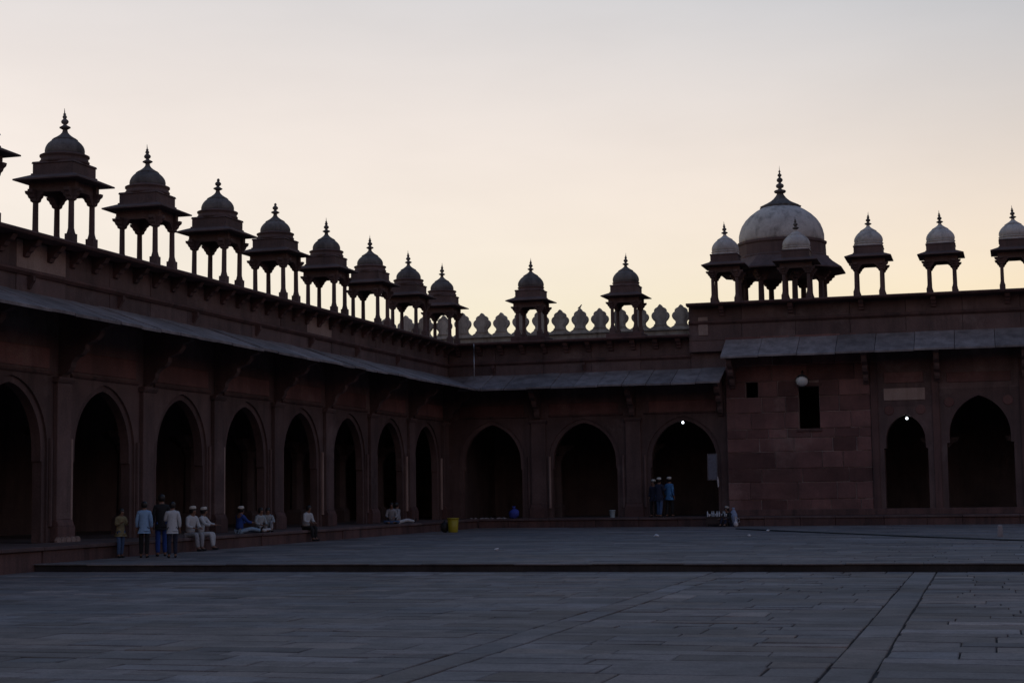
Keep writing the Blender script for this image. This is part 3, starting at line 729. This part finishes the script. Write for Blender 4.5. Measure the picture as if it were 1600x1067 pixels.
def person(loc, face, H, pose, shirt, legs, head, label, long_shirt=False, lean=0.0, turn=0.0, arms='down', shoes=True):
    """local frame: faces -Y, feet (or seat) at z = 0"""
    k = H / 1.72
    root = empty('person', loc, face); tag(root, label, 'person', 'visitors around the court')
    V = lambda x, y, z: Vector((x, y, z)) * k
    sit = pose != 'stand'
    hz = 0.93 if not sit else 0.10           # hip height above origin
    J = {}
    J['pelvis'] = V(0, 0, hz)
    ly = -lean
    J['waist'] = V(0, 0.02 + ly * 0.25, hz + 0.17); J['chest'] = V(0, 0.02 + ly * 0.7, hz + 0.38); J['collar'] = V(0, 0.02 + ly, hz + 0.52)
    J['neck'] = V(0, 0.005 + ly * 1.1, hz + 0.575); J['jaw'] = V(0, -0.02 + ly * 1.15, hz + 0.625); J['face'] = V(0, -0.02 + ly * 1.2, hz + 0.70); J['crown'] = V(0, 0.005 + ly * 1.25, hz + 0.765)
    R = dict(pelvis=(.135, .10), waist=(.125, .09), chest=(.15, .105), collar=(.12, .085), neck=.066, jaw=.078, face=(.096, .108), crown=(.078, .088))
    E_ = [('pelvis', 'waist'), ('waist', 'chest'), ('chest', 'collar'), ('collar', 'neck'), ('neck', 'jaw'), ('jaw', 'face'), ('face', 'crown')]
    J['nose'] = J['face'] + V(0, -0.115, -0.012); R['nose'] = .011; E_.append(('face', 'nose'))
    armset = []
    for s, n in ((-1, 'L'), (1, 'R')):
        J['sh' + n] = J['collar'] + V(s * 0.165, 0, -0.03); R['sh' + n] = .062
        if arms == 'down' or (arms == 'one' and s < 0):
            el = J['sh' + n] + V(s * 0.06, 0.02, -0.27); wr = el + V(s * 0.01, -0.07, -0.24)
        elif arms == 'lap':
            el = J['sh' + n] + V(s * 0.07, -0.05, -0.26); wr = el + V(-s * 0.11, -0.20, -0.05)
        elif arms == 'knees':
            el = J['sh' + n] + V(s * 0.05, -0.17, -0.20); wr = el + V(-s * 0.03, -0.22, -0.02)
        elif arms == 'carry' or arms == 'one':
            el = J['sh' + n] + V(s * 0.06, -0.04, -0.26); wr = el + V(-s * 0.08, -0.20, 0.08)
        elif arms == 'prop':
            el = J['sh' + n] + V(s * 0.08, 0.10, -0.26); wr = el + V(s * 0.04, 0.10, -0.22)
        J['el' + n] = el; J['wr' + n] = wr
        d = (wr - el).normalized()
        J['pa' + n] = wr + d * 0.075 * k
        R.update({'el' + n: .043, 'wr' + n: .028, 'pa' + n: (.034, .02)})
        E_ += [('collar', 'sh' + n), ('sh' + n, 'el' + n), ('el' + n, 'wr' + n), ('wr' + n, 'pa' + n)]
        side = d.cross(Vector((0, 0, 1))); side = side.normalized() if side.length > 0.2 else Vector((0, 1, 0))
        curl = Vector((0, -0.3, -0.2))
        for q in range(4):
            b = J['pa' + n] + (side * (q - 1.5) * 0.021 + d * 0.03) * k; t = b + (d + curl * 0.3).normalized() * (0.062, 0.072, 0.068, 0.052)[q] * k
            J['f%d%s' % (q, n)] = b; J['t%d%s' % (q, n)] = t; R['f%d%s' % (q, n)] = .0095; R['t%d%s' % (q, n)] = .008
            E_ += [('pa' + n, 'f%d%s' % (q, n)), ('f%d%s' % (q, n), 't%d%s' % (q, n))]
        J['th' + n] = wr + (d * 0.06 - side * 0.05) * k; R['th' + n] = .0105; E_.append(('wr' + n, 'th' + n))
    for s, n in ((-1, 'L'), (1, 'R')):
        hip = V(s * 0.095, 0, hz - 0.04)
        if pose == 'stand':
            st = 0.05 * s * (1 if turn >= 0 else -1)
            kn = V(s * 0.10, -0.02 + st, 0.50); an = V(s * 0.10, 0.03 + st * 1.6, 0.085); to = an + V(s * 0.02, -0.17, -0.045)
        elif pose == 'edge':        # seated on an edge, shanks hanging
            kn = V(s * 0.12, -0.42, 0.10); an = V(s * 0.12, -0.44 + 0.05 * s, -0.33); to = an + V(s * 0.02, -0.17, -0.05)
        elif pose == 'cross':
            kn = V(s * 0.34, -0.28, 0.09); an = V(-s * 0.10, -0.36, 0.07); to = an + V(-s * 0.12, -0.05, -0.01)
        elif pose == 'kneesup':
            kn = V(s * 0.12, -0.36, 0.42); an = V(s * 0.11, -0.52, 0.085); to = an + V(s * 0.02, -0.16, -0.045)
        elif pose == 'stretch':
            kn = V(s * 0.11, -0.42, 0.16 if s < 0 else 0.11); an = V(s * 0.11, -0.82, 0.075); to = an + V(s * 0.02, -0.08, 0.12)
        J['hip' + n] = hip; J['kn' + n] = kn; J['an' + n] = an; J['to' + n] = to
        J['he' + n] = an + V(0, 0.035, -0.05)
        R.update({'hip' + n: .085, 'kn' + n: .056, 'an' + n: .036, 'to' + n: (.038, .025), 'he' + n: .034})
        E_ += [('pelvis', 'hip' + n), ('hip' + n, 'kn' + n), ('kn' + n, 'an' + n), ('an' + n, 'to' + n), ('an' + n, 'he' + n)]
    RK = {a: (tuple(x * k for x in b) if isinstance(b, tuple) else b * k) for a, b in R.items()}
    link('body', skin_mesh('body', J, E_, RK, SKIN), root)
    # shirt: torso, shoulders and upper arms, a little larger than the body
    sj = ['pelvis', 'waist', 'chest', 'collar', 'neck', 'shL', 'shR', 'elL', 'elR', 'wrL', 'wrR']
    SJ = {a: J[a].copy() for a in sj}
    for n in 'LR': SJ['wr' + n] = J['el' + n].lerp(J['wr' + n], 0.86)
    SR = dict(pelvis=(.186, .15), waist=(.172, .135), chest=(.19, .14), collar=(.15, .105), neck=.078, shL=.085, shR=.085, elL=.06, elR=.06, wrL=.046, wrR=.046)
    SE = [('pelvis', 'waist'), ('waist', 'chest'), ('chest', 'collar'), ('collar', 'neck')] + [(a + n, b + n) for n in 'LR' for a, b in (('sh', 'el'), ('el', 'wr'))] + [('collar', 'shL'), ('collar', 'shR')]
    if long_shirt and pose == 'stand':
        SJ['hem'] = V(0, 0.01, 0.58); SR['hem'] = (.22, .19); SE.append(('pelvis', 'hem'))
    elif pose == 'stand':
        SJ['hem'] = V(0, 0, hz - 0.09); SR['hem'] = (.188, .152); SE.append(('pelvis', 'hem'))
    link('shirt', skin_mesh('shirt', SJ, SE, {a: (tuple(x * k for x in b) if isinstance(b, tuple) else b * k) for a, b in SR.items()}, shirt), root)
    tj = ['pelvis', 'hipL', 'hipR', 'knL', 'knR', 'anL', 'anR']
    TJ = {a: J[a].copy() for a in tj}
    TR_ = dict(pelvis=(.12, .10), hipL=.088, hipR=.088, knL=.078, knR=.078, anL=.066, anR=.066)
    TE = [('pelvis', 'hipL'), ('pelvis', 'hipR'), ('hipL', 'knL'), ('hipR', 'knR'), ('knL', 'anL'), ('knR', 'anR')]
    link('trousers', skin_mesh('trousers', TJ, TE, {a: (tuple(x * k for x in b) if isinstance(b, tuple) else b * k) for a, b in TR_.items()}, legs), root)
    # hair and cap
    hc = J['face'].lerp(J['crown'], 0.45)
    hm = MB().lathe([(0.085, -0.09), (0.106, -0.03), (0.106, 0.03), (0.088, 0.078), (0.05, 0.104), (0.012, 0.114)], 16)
    ho = link('hair', hm.mesh('hair', HAIR), root, hc + V(0, 0.022, 0.0)); ho.scale = (k * 0.93, k * 1.08, k)
    if head in ('cap', 'greycap'):
        cm = MB().lathe([(0.100, 0.0), (0.106, 0.012), (0.104, 0.06), (0.092, 0.085), (0.05, 0.098), (0.01, 0.10)], 20)
        co = link('cap', cm.mesh('cap', CAPW if head == 'cap' else CAPG), root, hc + V(0, 0.015, 0.028)); co.scale = (k * 0.98, k * 1.08, k); co.rotation_euler = (rad(-8), 0, 0)
    if shoes:
        for n in 'LR':
            s1, s2 = J['he' + n], J['to' + n]
            m_ = skin_mesh('shoe', {'a': s1, 'b': s1.lerp(s2, 0.5), 'c': s2 + (s2 - s1).normalized() * 0.03 * k}, [('a', 'b'), ('b', 'c')], {'a': .045 * k, 'b': (.05 * k, .042 * k), 'c': (.045 * k, .03 * k)}, BLACK)
            link('shoe', m_, root)
    return root
def stand_at(u, v, z=0.0): p = on_z(u, v, z); return (p.x, p.y, z)
def edge_at(u, x=-23.08):     # on the left plinth at picture column u
    p = on_x(u, 830, x); return (x, p.y, PL)
T = rad
person(stand_at(188, 871), T(60), 1.30, 'stand', KHAKI, JEAN, 'hair', 'short person in khaki top and blue jeans, leftmost of the standing group', arms='carry', lean=0.04)
person(stand_at(225, 871), T(-160), 1.48, 'stand', PALEB, BLACK, 'hair', 'person in pale blue shirt and black trousers seen from behind', turn=-1)
person(stand_at(252, 869), T(-150), 1.66, 'stand', BLACK, BLUE, 'hair', 'tallest of the left group, all in dark with blue trousers', turn=1)
person(stand_at(269, 871), T(-150), 1.46, 'stand', WHITE, NAVY, 'hair', 'person in white shirt and navy trousers, right end of standing group', arms='one')
person(edge_at(297), T(70), 1.68, 'edge', WHITE, GREYC, 'cap', 'man in white clothes and white cap seated on plinth, left of the pair', arms='lap', lean=0.10)
person(edge_at(313, -23.06), T(95), 1.62, 'edge', WHITE, WHITE, 'cap', 'man in white with pale cap seated on plinth, right of the pair', arms='knees', lean=0.10)
p = edge_at(374, -23.55); person((p[0], p[1], PL), T(150), 1.60, 'stretch', BLUE, LJEAN, 'cap', 'man in blue shirt, faded jeans and white cap sitting on the plinth', arms='knees', lean=0.06)
p = edge_at(405, -23.5); person((p[0], p[1], PL), T(60), 1.50, 'cross', STRIPE, WHITE, 'hair', 'person in striped shirt sitting cross-legged, left one of two', arms='lap', lean=0.08)
p = edge_at(418, -23.45); person((p[0], p[1], PL), T(30), 1.50, 'kneesup', STRIPE, GREYC, 'hair', 'person in striped shirt sitting knees up, right one of two', arms='knees', lean=0.10)
person(edge_at(478, -23.12), T(70), 1.58, 'edge', WHITE, BLACK, 'hair', 'person in white shirt and black trousers sitting alone on the plinth edge', arms='lap', lean=0.12)
p = edge_at(612, -23.6); person((p[0], p[1], PL), T(20), 1.6, 'cross', GREYC, JEAN, 'hair', 'person in grey shirt and denim sitting low at a far left pier', arms='lap', lean=0.14)
p = edge_at(622, -23.45); person((p[0], p[1], PL), T(145), 1.6, 'stretch', GREYC, WHITE, 'hair', 'person in grey with white trousers stretched out on the plinth', arms='prop', lean=-0.06)
def on_plinth(u, y): p = on_y(u, 805, y); return (p.x, y, PL)
person(on_plinth(1022, 73.9), T(-20), 1.66, 'stand', NAVY, BLACK, 'cap', 'man in dark navy and white cap, left of three in the arch', arms='down')
person(on_plinth(1031, 73.35), T(160), 1.74, 'stand', NAVY, JEAN, 'cap', 'man in navy shirt and cap, middle of the three in the arch', arms='carry', turn=-1)
person(on_plinth(1047, 73.6), T(150), 1.76, 'stand', CHECK, BLACK, 'cap', 'man in bright blue checked shirt and white cap in the arch', arms='down')
p = on_z(1135, 823, 0); person((p.x, 72.3, 0), T(-25), 1.62, 'kneesup', BLACK, NAVY, 'greycap', 'dark clothed man in cap crouching beside the low stall', arms='knees', lean=0.12, shoes=True)

# ================================================================== small things
# yellow bin
p = on_z(708, 831.5, 0)
yb = empty('waste_bin', (p.x, p.y, 0)); tag(yb, 'yellow plastic waste bin standing on the paving near the corner', 'bin')
YEL = plain('yellow_plastic', (0.36, 0.30, 0.012), 0.5, var=0.06); DK = plain('dark_plastic', (0.03, 0.03, 0.03), 0.6)
MB().lathe([(0.19, 0.0), (0.20, 0.02), (0.235, 0.58), (0.222, 0.58), (0.185, 0.04), (0.0, 0.04)], 24).build('bucket', YEL, yb)
MB().lathe([(0.236, 0.55), (0.258, 0.555), (0.258, 0.60), (0.222, 0.60), (0.222, 0.575)], 24).build('rim', YEL, yb)
q = empty('waste_sack', (p.x - 0.42, p.y + 0.15, 0)); tag(q, 'small black waste sack slumped beside the yellow bin', 'sack')
def lump(rx, ry, rz, seed, n=14, mth=9, amp=0.2):
    vs = []; 
    for j in range(mth + 1):
        th = math.pi * j / mth
        for i in range(n):
            a = 2 * math.pi * i / n
            d = Vector((math.sin(th) * math.cos(a), math.sin(th) * math.sin(a), -math.cos(th)))
            r = 1 + amp * noise.noise(d * 1.7 + Vector((seed, seed * 2, 0)))
            vs.append((d.x * rx * r, d.y * ry * r, max(0.0, rz * (1 + d.z * r))))
    fs = [(j * n + i, j * n + (i + 1) % n, (j + 1) * n + (i + 1) % n, (j + 1) * n + i) for j in range(mth) for i in range(n)]
    return vs, fs
vs, fs = lump(0.18, 0.16, 0.22, 3.1); MB().add(vs, fs, True).build('sack_body', DK, q)
MB().lathe([(0.03, 0.40), (0.018, 0.44), (0.05, 0.50), (0.03, 0.51)], 10).build('knot', DK, q)
# blue bundle and pale bucket on the far plinth
p = on_y(803, 808, 73.5)
o = empty('cloth_bundle', (p.x, 73.5, PL)); tag(o, 'blue cloth bundle lying on the far plinth', 'bundle')
BB = plain('blue_bundle_cloth', (0.05, 0.08, 0.42), 0.9)
vs, fs = lump(0.24, 0.2, 0.22, 5.3, amp=0.35); MB().add(vs, fs, True).build('bundle_body', BB, o)
MB().lathe([(0.05, 0.40), (0.035, 0.46), (0.10, 0.56), (0.07, 0.57)], 10).build('knot', BB, o)
p = on_y(957, 808, 73.3)
o = empty('bucket', (p.x, 73.3, PL)); tag(o, 'pale grey-blue bucket on the far plinth by the middle arch', 'bucket')
PB = plain('pale_bucket_plastic', (0.40, 0.52, 0.56), 0.5, var=0.06)
MB().lathe([(0.10, 0.0), (0.105, 0.02), (0.135, 0.32), (0.148, 0.33), (0.148, 0.35), (0.125, 0.35), (0.095, 0.03), (0, 0.03)], 20).build('pail', PB, o)
hd = []
for i in range(13):
    a = math.pi * i / 12; hd.append((0.14 * math.cos(a), -0.04 - 0.06 * math.sin(a), 0.32 - 0.05 * math.sin(a)))
def tube(pts, r, n=6):
    mb = MB(); pts = [Vector(p) for p in pts]; vs = []
    for i, p_ in enumerate(pts):
        d = (pts[min(i + 1, len(pts) - 1)] - pts[max(i - 1, 0)]).normalized()
        a = d.cross(Vector((0, 0, 1))); a = a.normalized() if a.length > 1e-3 else Vector((1, 0, 0)); b = d.cross(a)
        for j in range(n):
            t = 2 * math.pi * j / n; vs.append(p_ + a * r * math.cos(t) + b * r * math.sin(t))
    fs = [(i * n + j, i * n + (j + 1) % n, (i + 1) * n + (j + 1) % n, (i + 1) * n + j) for i in range(len(pts) - 1) for j in range(n)]
    fs += [tuple(range(n)), tuple(range((len(pts) - 1) * n, len(pts) * n))]
    return mb.add(vs, fs, True)
tube(hd, 0.006).build('handle', DK, o)
# row of shoes left on the plinth: pale sandals
SAND = plain('pale_rubber', (0.45, 0.44, 0.46), 0.7)
sole = [(0.042, 0.0), (0.048, 0.06), (0.04, 0.13), (0.046, 0.20), (0.03, 0.245), (0, 0.255), (-0.03, 0.245), (-0.042, 0.20), (-0.034, 0.13), (-0.04, 0.06), (-0.034, 0.0)]
sole_me = MB().extrude(sole, lambda a, b, w: (a, b, w), 0.0, 0.03).mesh('sole', SAND)
strap_me = tube([(-0.045, 0.10, 0.02), (-0.02, 0.13, 0.05), (0.0, 0.20, 0.045), (0.02, 0.13, 0.05), (0.05, 0.10, 0.02)], 0.008).mesh('strap', SAND)
for i in range(9):
    p = on_y(737 + i * 6.5, 812, 73.05 + 0.12 * (i % 2))
    s = empty('sandal', (p.x, p.y, PL + 0.008), random.uniform(-1.6, 1.6)); tag(s, 'pale sandal in the row of footwear left on the far plinth', 'sandal', 'sandals left on the far plinth')
    link('sole', sole_me, s); link('strap', strap_me, s)
# low stall with bottles and cups
p = on_z(1112, 824, 0)
WOOD = plain('dark_wood', (0.05, 0.035, 0.03), 0.8)
st = empty('low_stall', (p.x, 72.25, 0)); tag(st, 'low dark wooden stall table standing before the third arch', 'table')
MB().box(-0.5, 0.5, -0.28, 0.28, 0.40, 0.45).build('tabletop', WOOD, st, bevel=0.01)
for a in (-0.45, 0.45):
    for b in (-0.23, 0.23): MB().frustum(a, b, 0.0, 0.40, 0.022, 0.03).build('leg', WOOD, st)
MB().box(-0.47, 0.47, -0.25, -0.23, 0.12, 0.395).build('apron', WOOD, st)
bot_me = MB().lathe([(0.034, 0.0), (0.036, 0.01), (0.036, 0.14), (0.03, 0.17), (0.013, 0.20), (0.013, 0.225), (0.0, 0.225)], 12).mesh('bottle_body', plain('pale_bottle', (0.55, 0.62, 0.68), 0.25))
cap_me = MB().lathe([(0.016, 0.215), (0.016, 0.24), (0.0, 0.242)], 10).mesh('cap', plain('white_cap_plastic', (0.7, 0.7, 0.7), 0.5))
cup_me = MB().lathe([(0.03, 0.0), (0.045, 0.11), (0.041, 0.11), (0.028, 0.01), (0, 0.01)], 12).mesh('cup', plain('white_cup', (0.75, 0.75, 0.74), 0.6))
for i in range(11):
    x_ = p.x - 0.42 + i * 0.084; y_ = 72.25 + random.uniform(-0.2, 0.15)
    if i % 3 != 1:
        b = empty('bottle', (x_, y_, 0.45)); tag(b, 'small pale bottle among those on the low stall', 'bottle', 'bottles on the low stall')
        link('bottle_body', bot_me, b); link('cap', cap_me, b)
    else:
        tag(link('cup', cup_me, None, (x_, y_, 0.45)), 'white cup among the bottles on the low stall', 'cup', 'cups on the low stall')
# pale sack and water pot by the stall
p = on_z(1154, 821, 0)
o = empty('cloth_sack', (p.x, 72.55, 0)); tag(o, 'pale blue cloth sack standing against the hall plinth by the stall', 'sack')
vs, fs = lump(0.17, 0.15, 0.36, 8.4, amp=0.28); MB().add(vs, fs, True).build('sack_body', plain('pale_sack', (0.26, 0.34, 0.50), 0.9), o)
MB().lathe([(0.05, 0.68), (0.03, 0.74), (0.08, 0.82), (0.05, 0.83)], 10).build('knot', plain('pale_sack_knot', (0.26, 0.34, 0.50), 0.9), o)
p = on_z(1146.5, 823, 0)
o = empty('water_jug', (p.x, 72.1, 0)); tag(o, 'small white long-necked jug between the crouching man and the sack', 'jug')
MB().lathe([(0.06, 0.0), (0.10, 0.05), (0.11, 0.12), (0.08, 0.2), (0.03, 0.25), (0.028, 0.40), (0.05, 0.44), (0.03, 0.44)], 16).build('jug_body', plain('jug_enamel', (0.6, 0.6, 0.62), 0.4), o)
tube([(0.10, 0, 0.16), (0.17, 0, 0.22), (0.16, 0, 0.33), (0.04, 0, 0.40)], 0.012).build('handle', plain('jug_handle', (0.5, 0.5, 0.52), 0.4), o)
# notice board leaning on the arch jamb, cloth strips beside it
p = on_y(1114, 748, 74.4)
o = empty('notice_board', (p.x, 74.35, 2.1)); tag(o, 'narrow pale notice board fixed to the right jamb of third arch', 'board')
MB().box(-0.20, 0.20, -0.02, 0.02, 0.0, 1.15).build('panel', plain('board_grey', (0.15, 0.155, 0.19), 0.8), o, bevel=0.008)
fm = MB().box(-0.23, -0.2, -0.035, 0.035, -0.03, 1.18).box(0.2, 0.23, -0.035, 0.035, -0.03, 1.18).box(-0.2, 0.2, -0.035, 0.035, -0.03, 0.0).box(-0.2, 0.2, -0.035, 0.035, 1.15, 1.18)
fm.build('frame', plain('board_frame', (0.14, 0.13, 0.14), 0.7), o)
MB().box(-0.02, 0.02, 0.036, 0.32, 0.9, 0.94).box(-0.02, 0.02, 0.036, 0.32, 0.2, 0.24).build('wall_bracket', DK, o)
p = on_y(1121, 762, 74.2)
strip = [(0.0, 0.0), (0.05, 0.02), (0.06, 0.25), (0.03, 0.45), (0.0, 0.5), (-0.03, 0.3)]
o = MB().extrude(strip, lambda a, b, w: (p.x + a, 74.3 + w + 0.03 * math.sin(b * 9), 1.75 + b), 0.0, 0.012).build('hanging_cloth', plain('pale_strip', (0.55, 0.54, 0.55), 0.9))
tag(o, 'short pale cloth strip hanging beside the notice board', 'cloth')
# scraps of paper
PAP = plain('paper', (0.7, 0.7, 0.7), 0.9)
for u, v, lb in ((1026, 839, 'crumpled white paper scrap on the paving below the men in the arch'), (1200, 830, 'crumpled white paper scrap on the paving near the dark cable'),
                 (1171, 838, 'tiny pale paper scrap on the paving below the pale sack'), (776, 860, 'tiny pale paper scrap on the paving below the first far arch')):
    p = on_z(u, v, 0); vs, fs = lump(0.07, 0.06, 0.035, u, n=9, mth=5, amp=0.9)
    sc_ = 1.3 if u == 1026 else 0.9
    o = MB().add([(a * sc_, b * sc_, c * sc_) for a, b, c in vs], fs).build('paper_scrap', PAP); o.location = (p.x, p.y, 0.008); tag(o, lb, 'paper')
# black cable across the raised court
pts = []
for u, v in ((1150, 826), (1200, 828.2), (1260, 830.8), (1320, 833.2), (1400, 836.6), (1480, 839.8), (1550, 842.4), (1600, 844), (1680, 847)):
    p = on_z(u, v, 0.02); pts.append((p.x, p.y, 0.022))
o = tube(pts, 0.030).build('cable', plain('black_rubber', (0.012, 0.012, 0.016), 0.6)); tag(o, 'black cable lying straight across the raised paving at right', 'cable')
# thin post at the right
p = on_z(1563, 838, 0)
o = empty('low_post', (p.x, p.y, 0)); tag(o, 'short pale stone post on the raised paving at far right', 'post')
MB().frustum(0, 0, 0, 0.32, 0.09, 0.075).frustum(0, 0, 0.32, 0.38, 0.085, 0.05).build('shaft', M['eave'], o, bevel=0.01)
# floodlight above the hall window
p = on_y(1253, 594, RY - 0.55)
fl_ = empty('wall_lamp', (p.x, RY - 0.5, p.z)); tag(fl_, 'unlit round lamp with pale glass bowl on the hall wall above the window', 'lamp')
MET = plain('dark_enamel', (0.05, 0.06, 0.07), 0.35, 0.0, var=0.06); GL = plain('opal_glass', (0.8, 0.86, 0.86), 0.12, 0.0, var=0.03)
sh = MB().lathe([(0.0, 0.26), (0.06, 0.26), (0.10, 0.24), (0.20, 0.19), (0.27, 0.10), (0.30, 0.0), (0.315, -0.01), (0.30, -0.02), (0.27, 0.0), (0.0, 0.02)], 28).build('shade', MET, fl_)
gl = MB().lathe([(0.27, -0.01), (0.275, -0.06), (0.25, -0.14), (0.19, -0.21), (0.10, -0.25), (0.0, -0.26)], 28).build('diffuser', GL, fl_)
for o in (sh, gl): o.rotation_euler = (rad(-38), 0, 0)
tube([(0, -0.06, 0.24), (0, 0.02, 0.40), (0, 0.25, 0.44), (0, 0.52, 0.36)], 0.025).build('arm', DK, fl_)
# hanging bulbs, lit
mt, n, l, pb = nt('lit_bulb'); pb.inputs['Base Color'].default_value = (0.9, 0.95, 1, 1); pb.inputs['Emission Color'].default_value = (0.86, 0.92, 1.0, 1); pb.inputs['Emission Strength'].default_value = 4.0
BULB = mt
for u, v, y_, zt, r, lb in ((1067, 660, 75.6, 4.86, 0.06, 'lit white bulb hanging in the top of the third far arch'), (1417, 653.5, 75.25, 4.95, 0.06, 'lit white bulb hanging in the small hall doorway')):
    p = on_y(u, v, y_)
    o = empty('hanging_bulb', (p.x, y_, p.z)); tag(o, lb, 'bulb')
    MB().lathe([(0.0, -1.0 * r), (0.6 * r, -0.8 * r), (r, -0.1 * r), (0.8 * r, 0.55 * r), (0.45 * r, 1.0 * r), (0.42 * r, 1.2 * r)], 16).build('glass', BULB, o)
    MB().lathe([(0.45 * r, 1.15 * r), (0.5 * r, 1.7 * r), (0.15 * r, 1.9 * r)], 12).build('socket', DK, o)
    tube([(0, 0, 1.8 * r), (0, 0, 2.4 * r), (0.0, 0.05, 6.95 - p.z)], 0.012).build('cord', DK, o)
# downpipe on the back parapet
p0 = on_y(740, 533, 74.2); p1 = on_y(741, 586, 74.55)
o = tube([(p0.x, 74.24, 8.75), (p0.x, 74.235, 8.0), (p0.x, 74.24, 6.84)], 0.022).build('conductor_rod', plain('zinc', (0.5, 0.52, 0.55), 0.4, 0.6)); tag(o, 'thin pale lightning conductor running down the far parapet by the corner', 'conductor')
# bird on a merlon
p = on_y(902, 483, 82.1)
bx_, bz_ = min(MX, key=lambda q: abs(q[0] - p.x)); o = empty('bird', (bx_ + 0.02, 82.17, bz_ - 0.045), T(60)); o.scale = (0.9,) * 3; tag(o, 'small dark bird perched on a merlon between the two far kiosks', 'bird')
BIRD = plain('bird_plumage', (0.04, 0.042, 0.05), 0.7)
bj = {'tail': Vector((0, 0.20, 0.03)), 'rump': Vector((0, 0.09, 0.09)), 'chest': Vector((0, -0.03, 0.13)), 'neck': Vector((0, -0.08, 0.19)), 'head': Vector((0, -0.10, 0.235)), 'bill': Vector((0, -0.155, 0.228)),
      'legA': Vector((0.025, 0.02, 0.05)), 'ftA': Vector((0.028, 0.015, 0.0)), 'legB': Vector((-0.025, 0.02, 0.05)), 'ftB': Vector((-0.028, 0.015, 0.0))}
br_ = dict(tail=(.03, .008), rump=.045, chest=.062, neck=.035, head=.034, bill=.006, legA=.016, ftA=.006, legB=.016, ftB=.006)
link('bird_body', skin_mesh('bird_body', bj, [('tail', 'rump'), ('rump', 'chest'), ('chest', 'neck'), ('neck', 'head'), ('head', 'bill'), ('chest', 'legA'), ('legA', 'ftA'), ('chest', 'legB'), ('legB', 'ftB')], br_, BIRD, root=2), o)
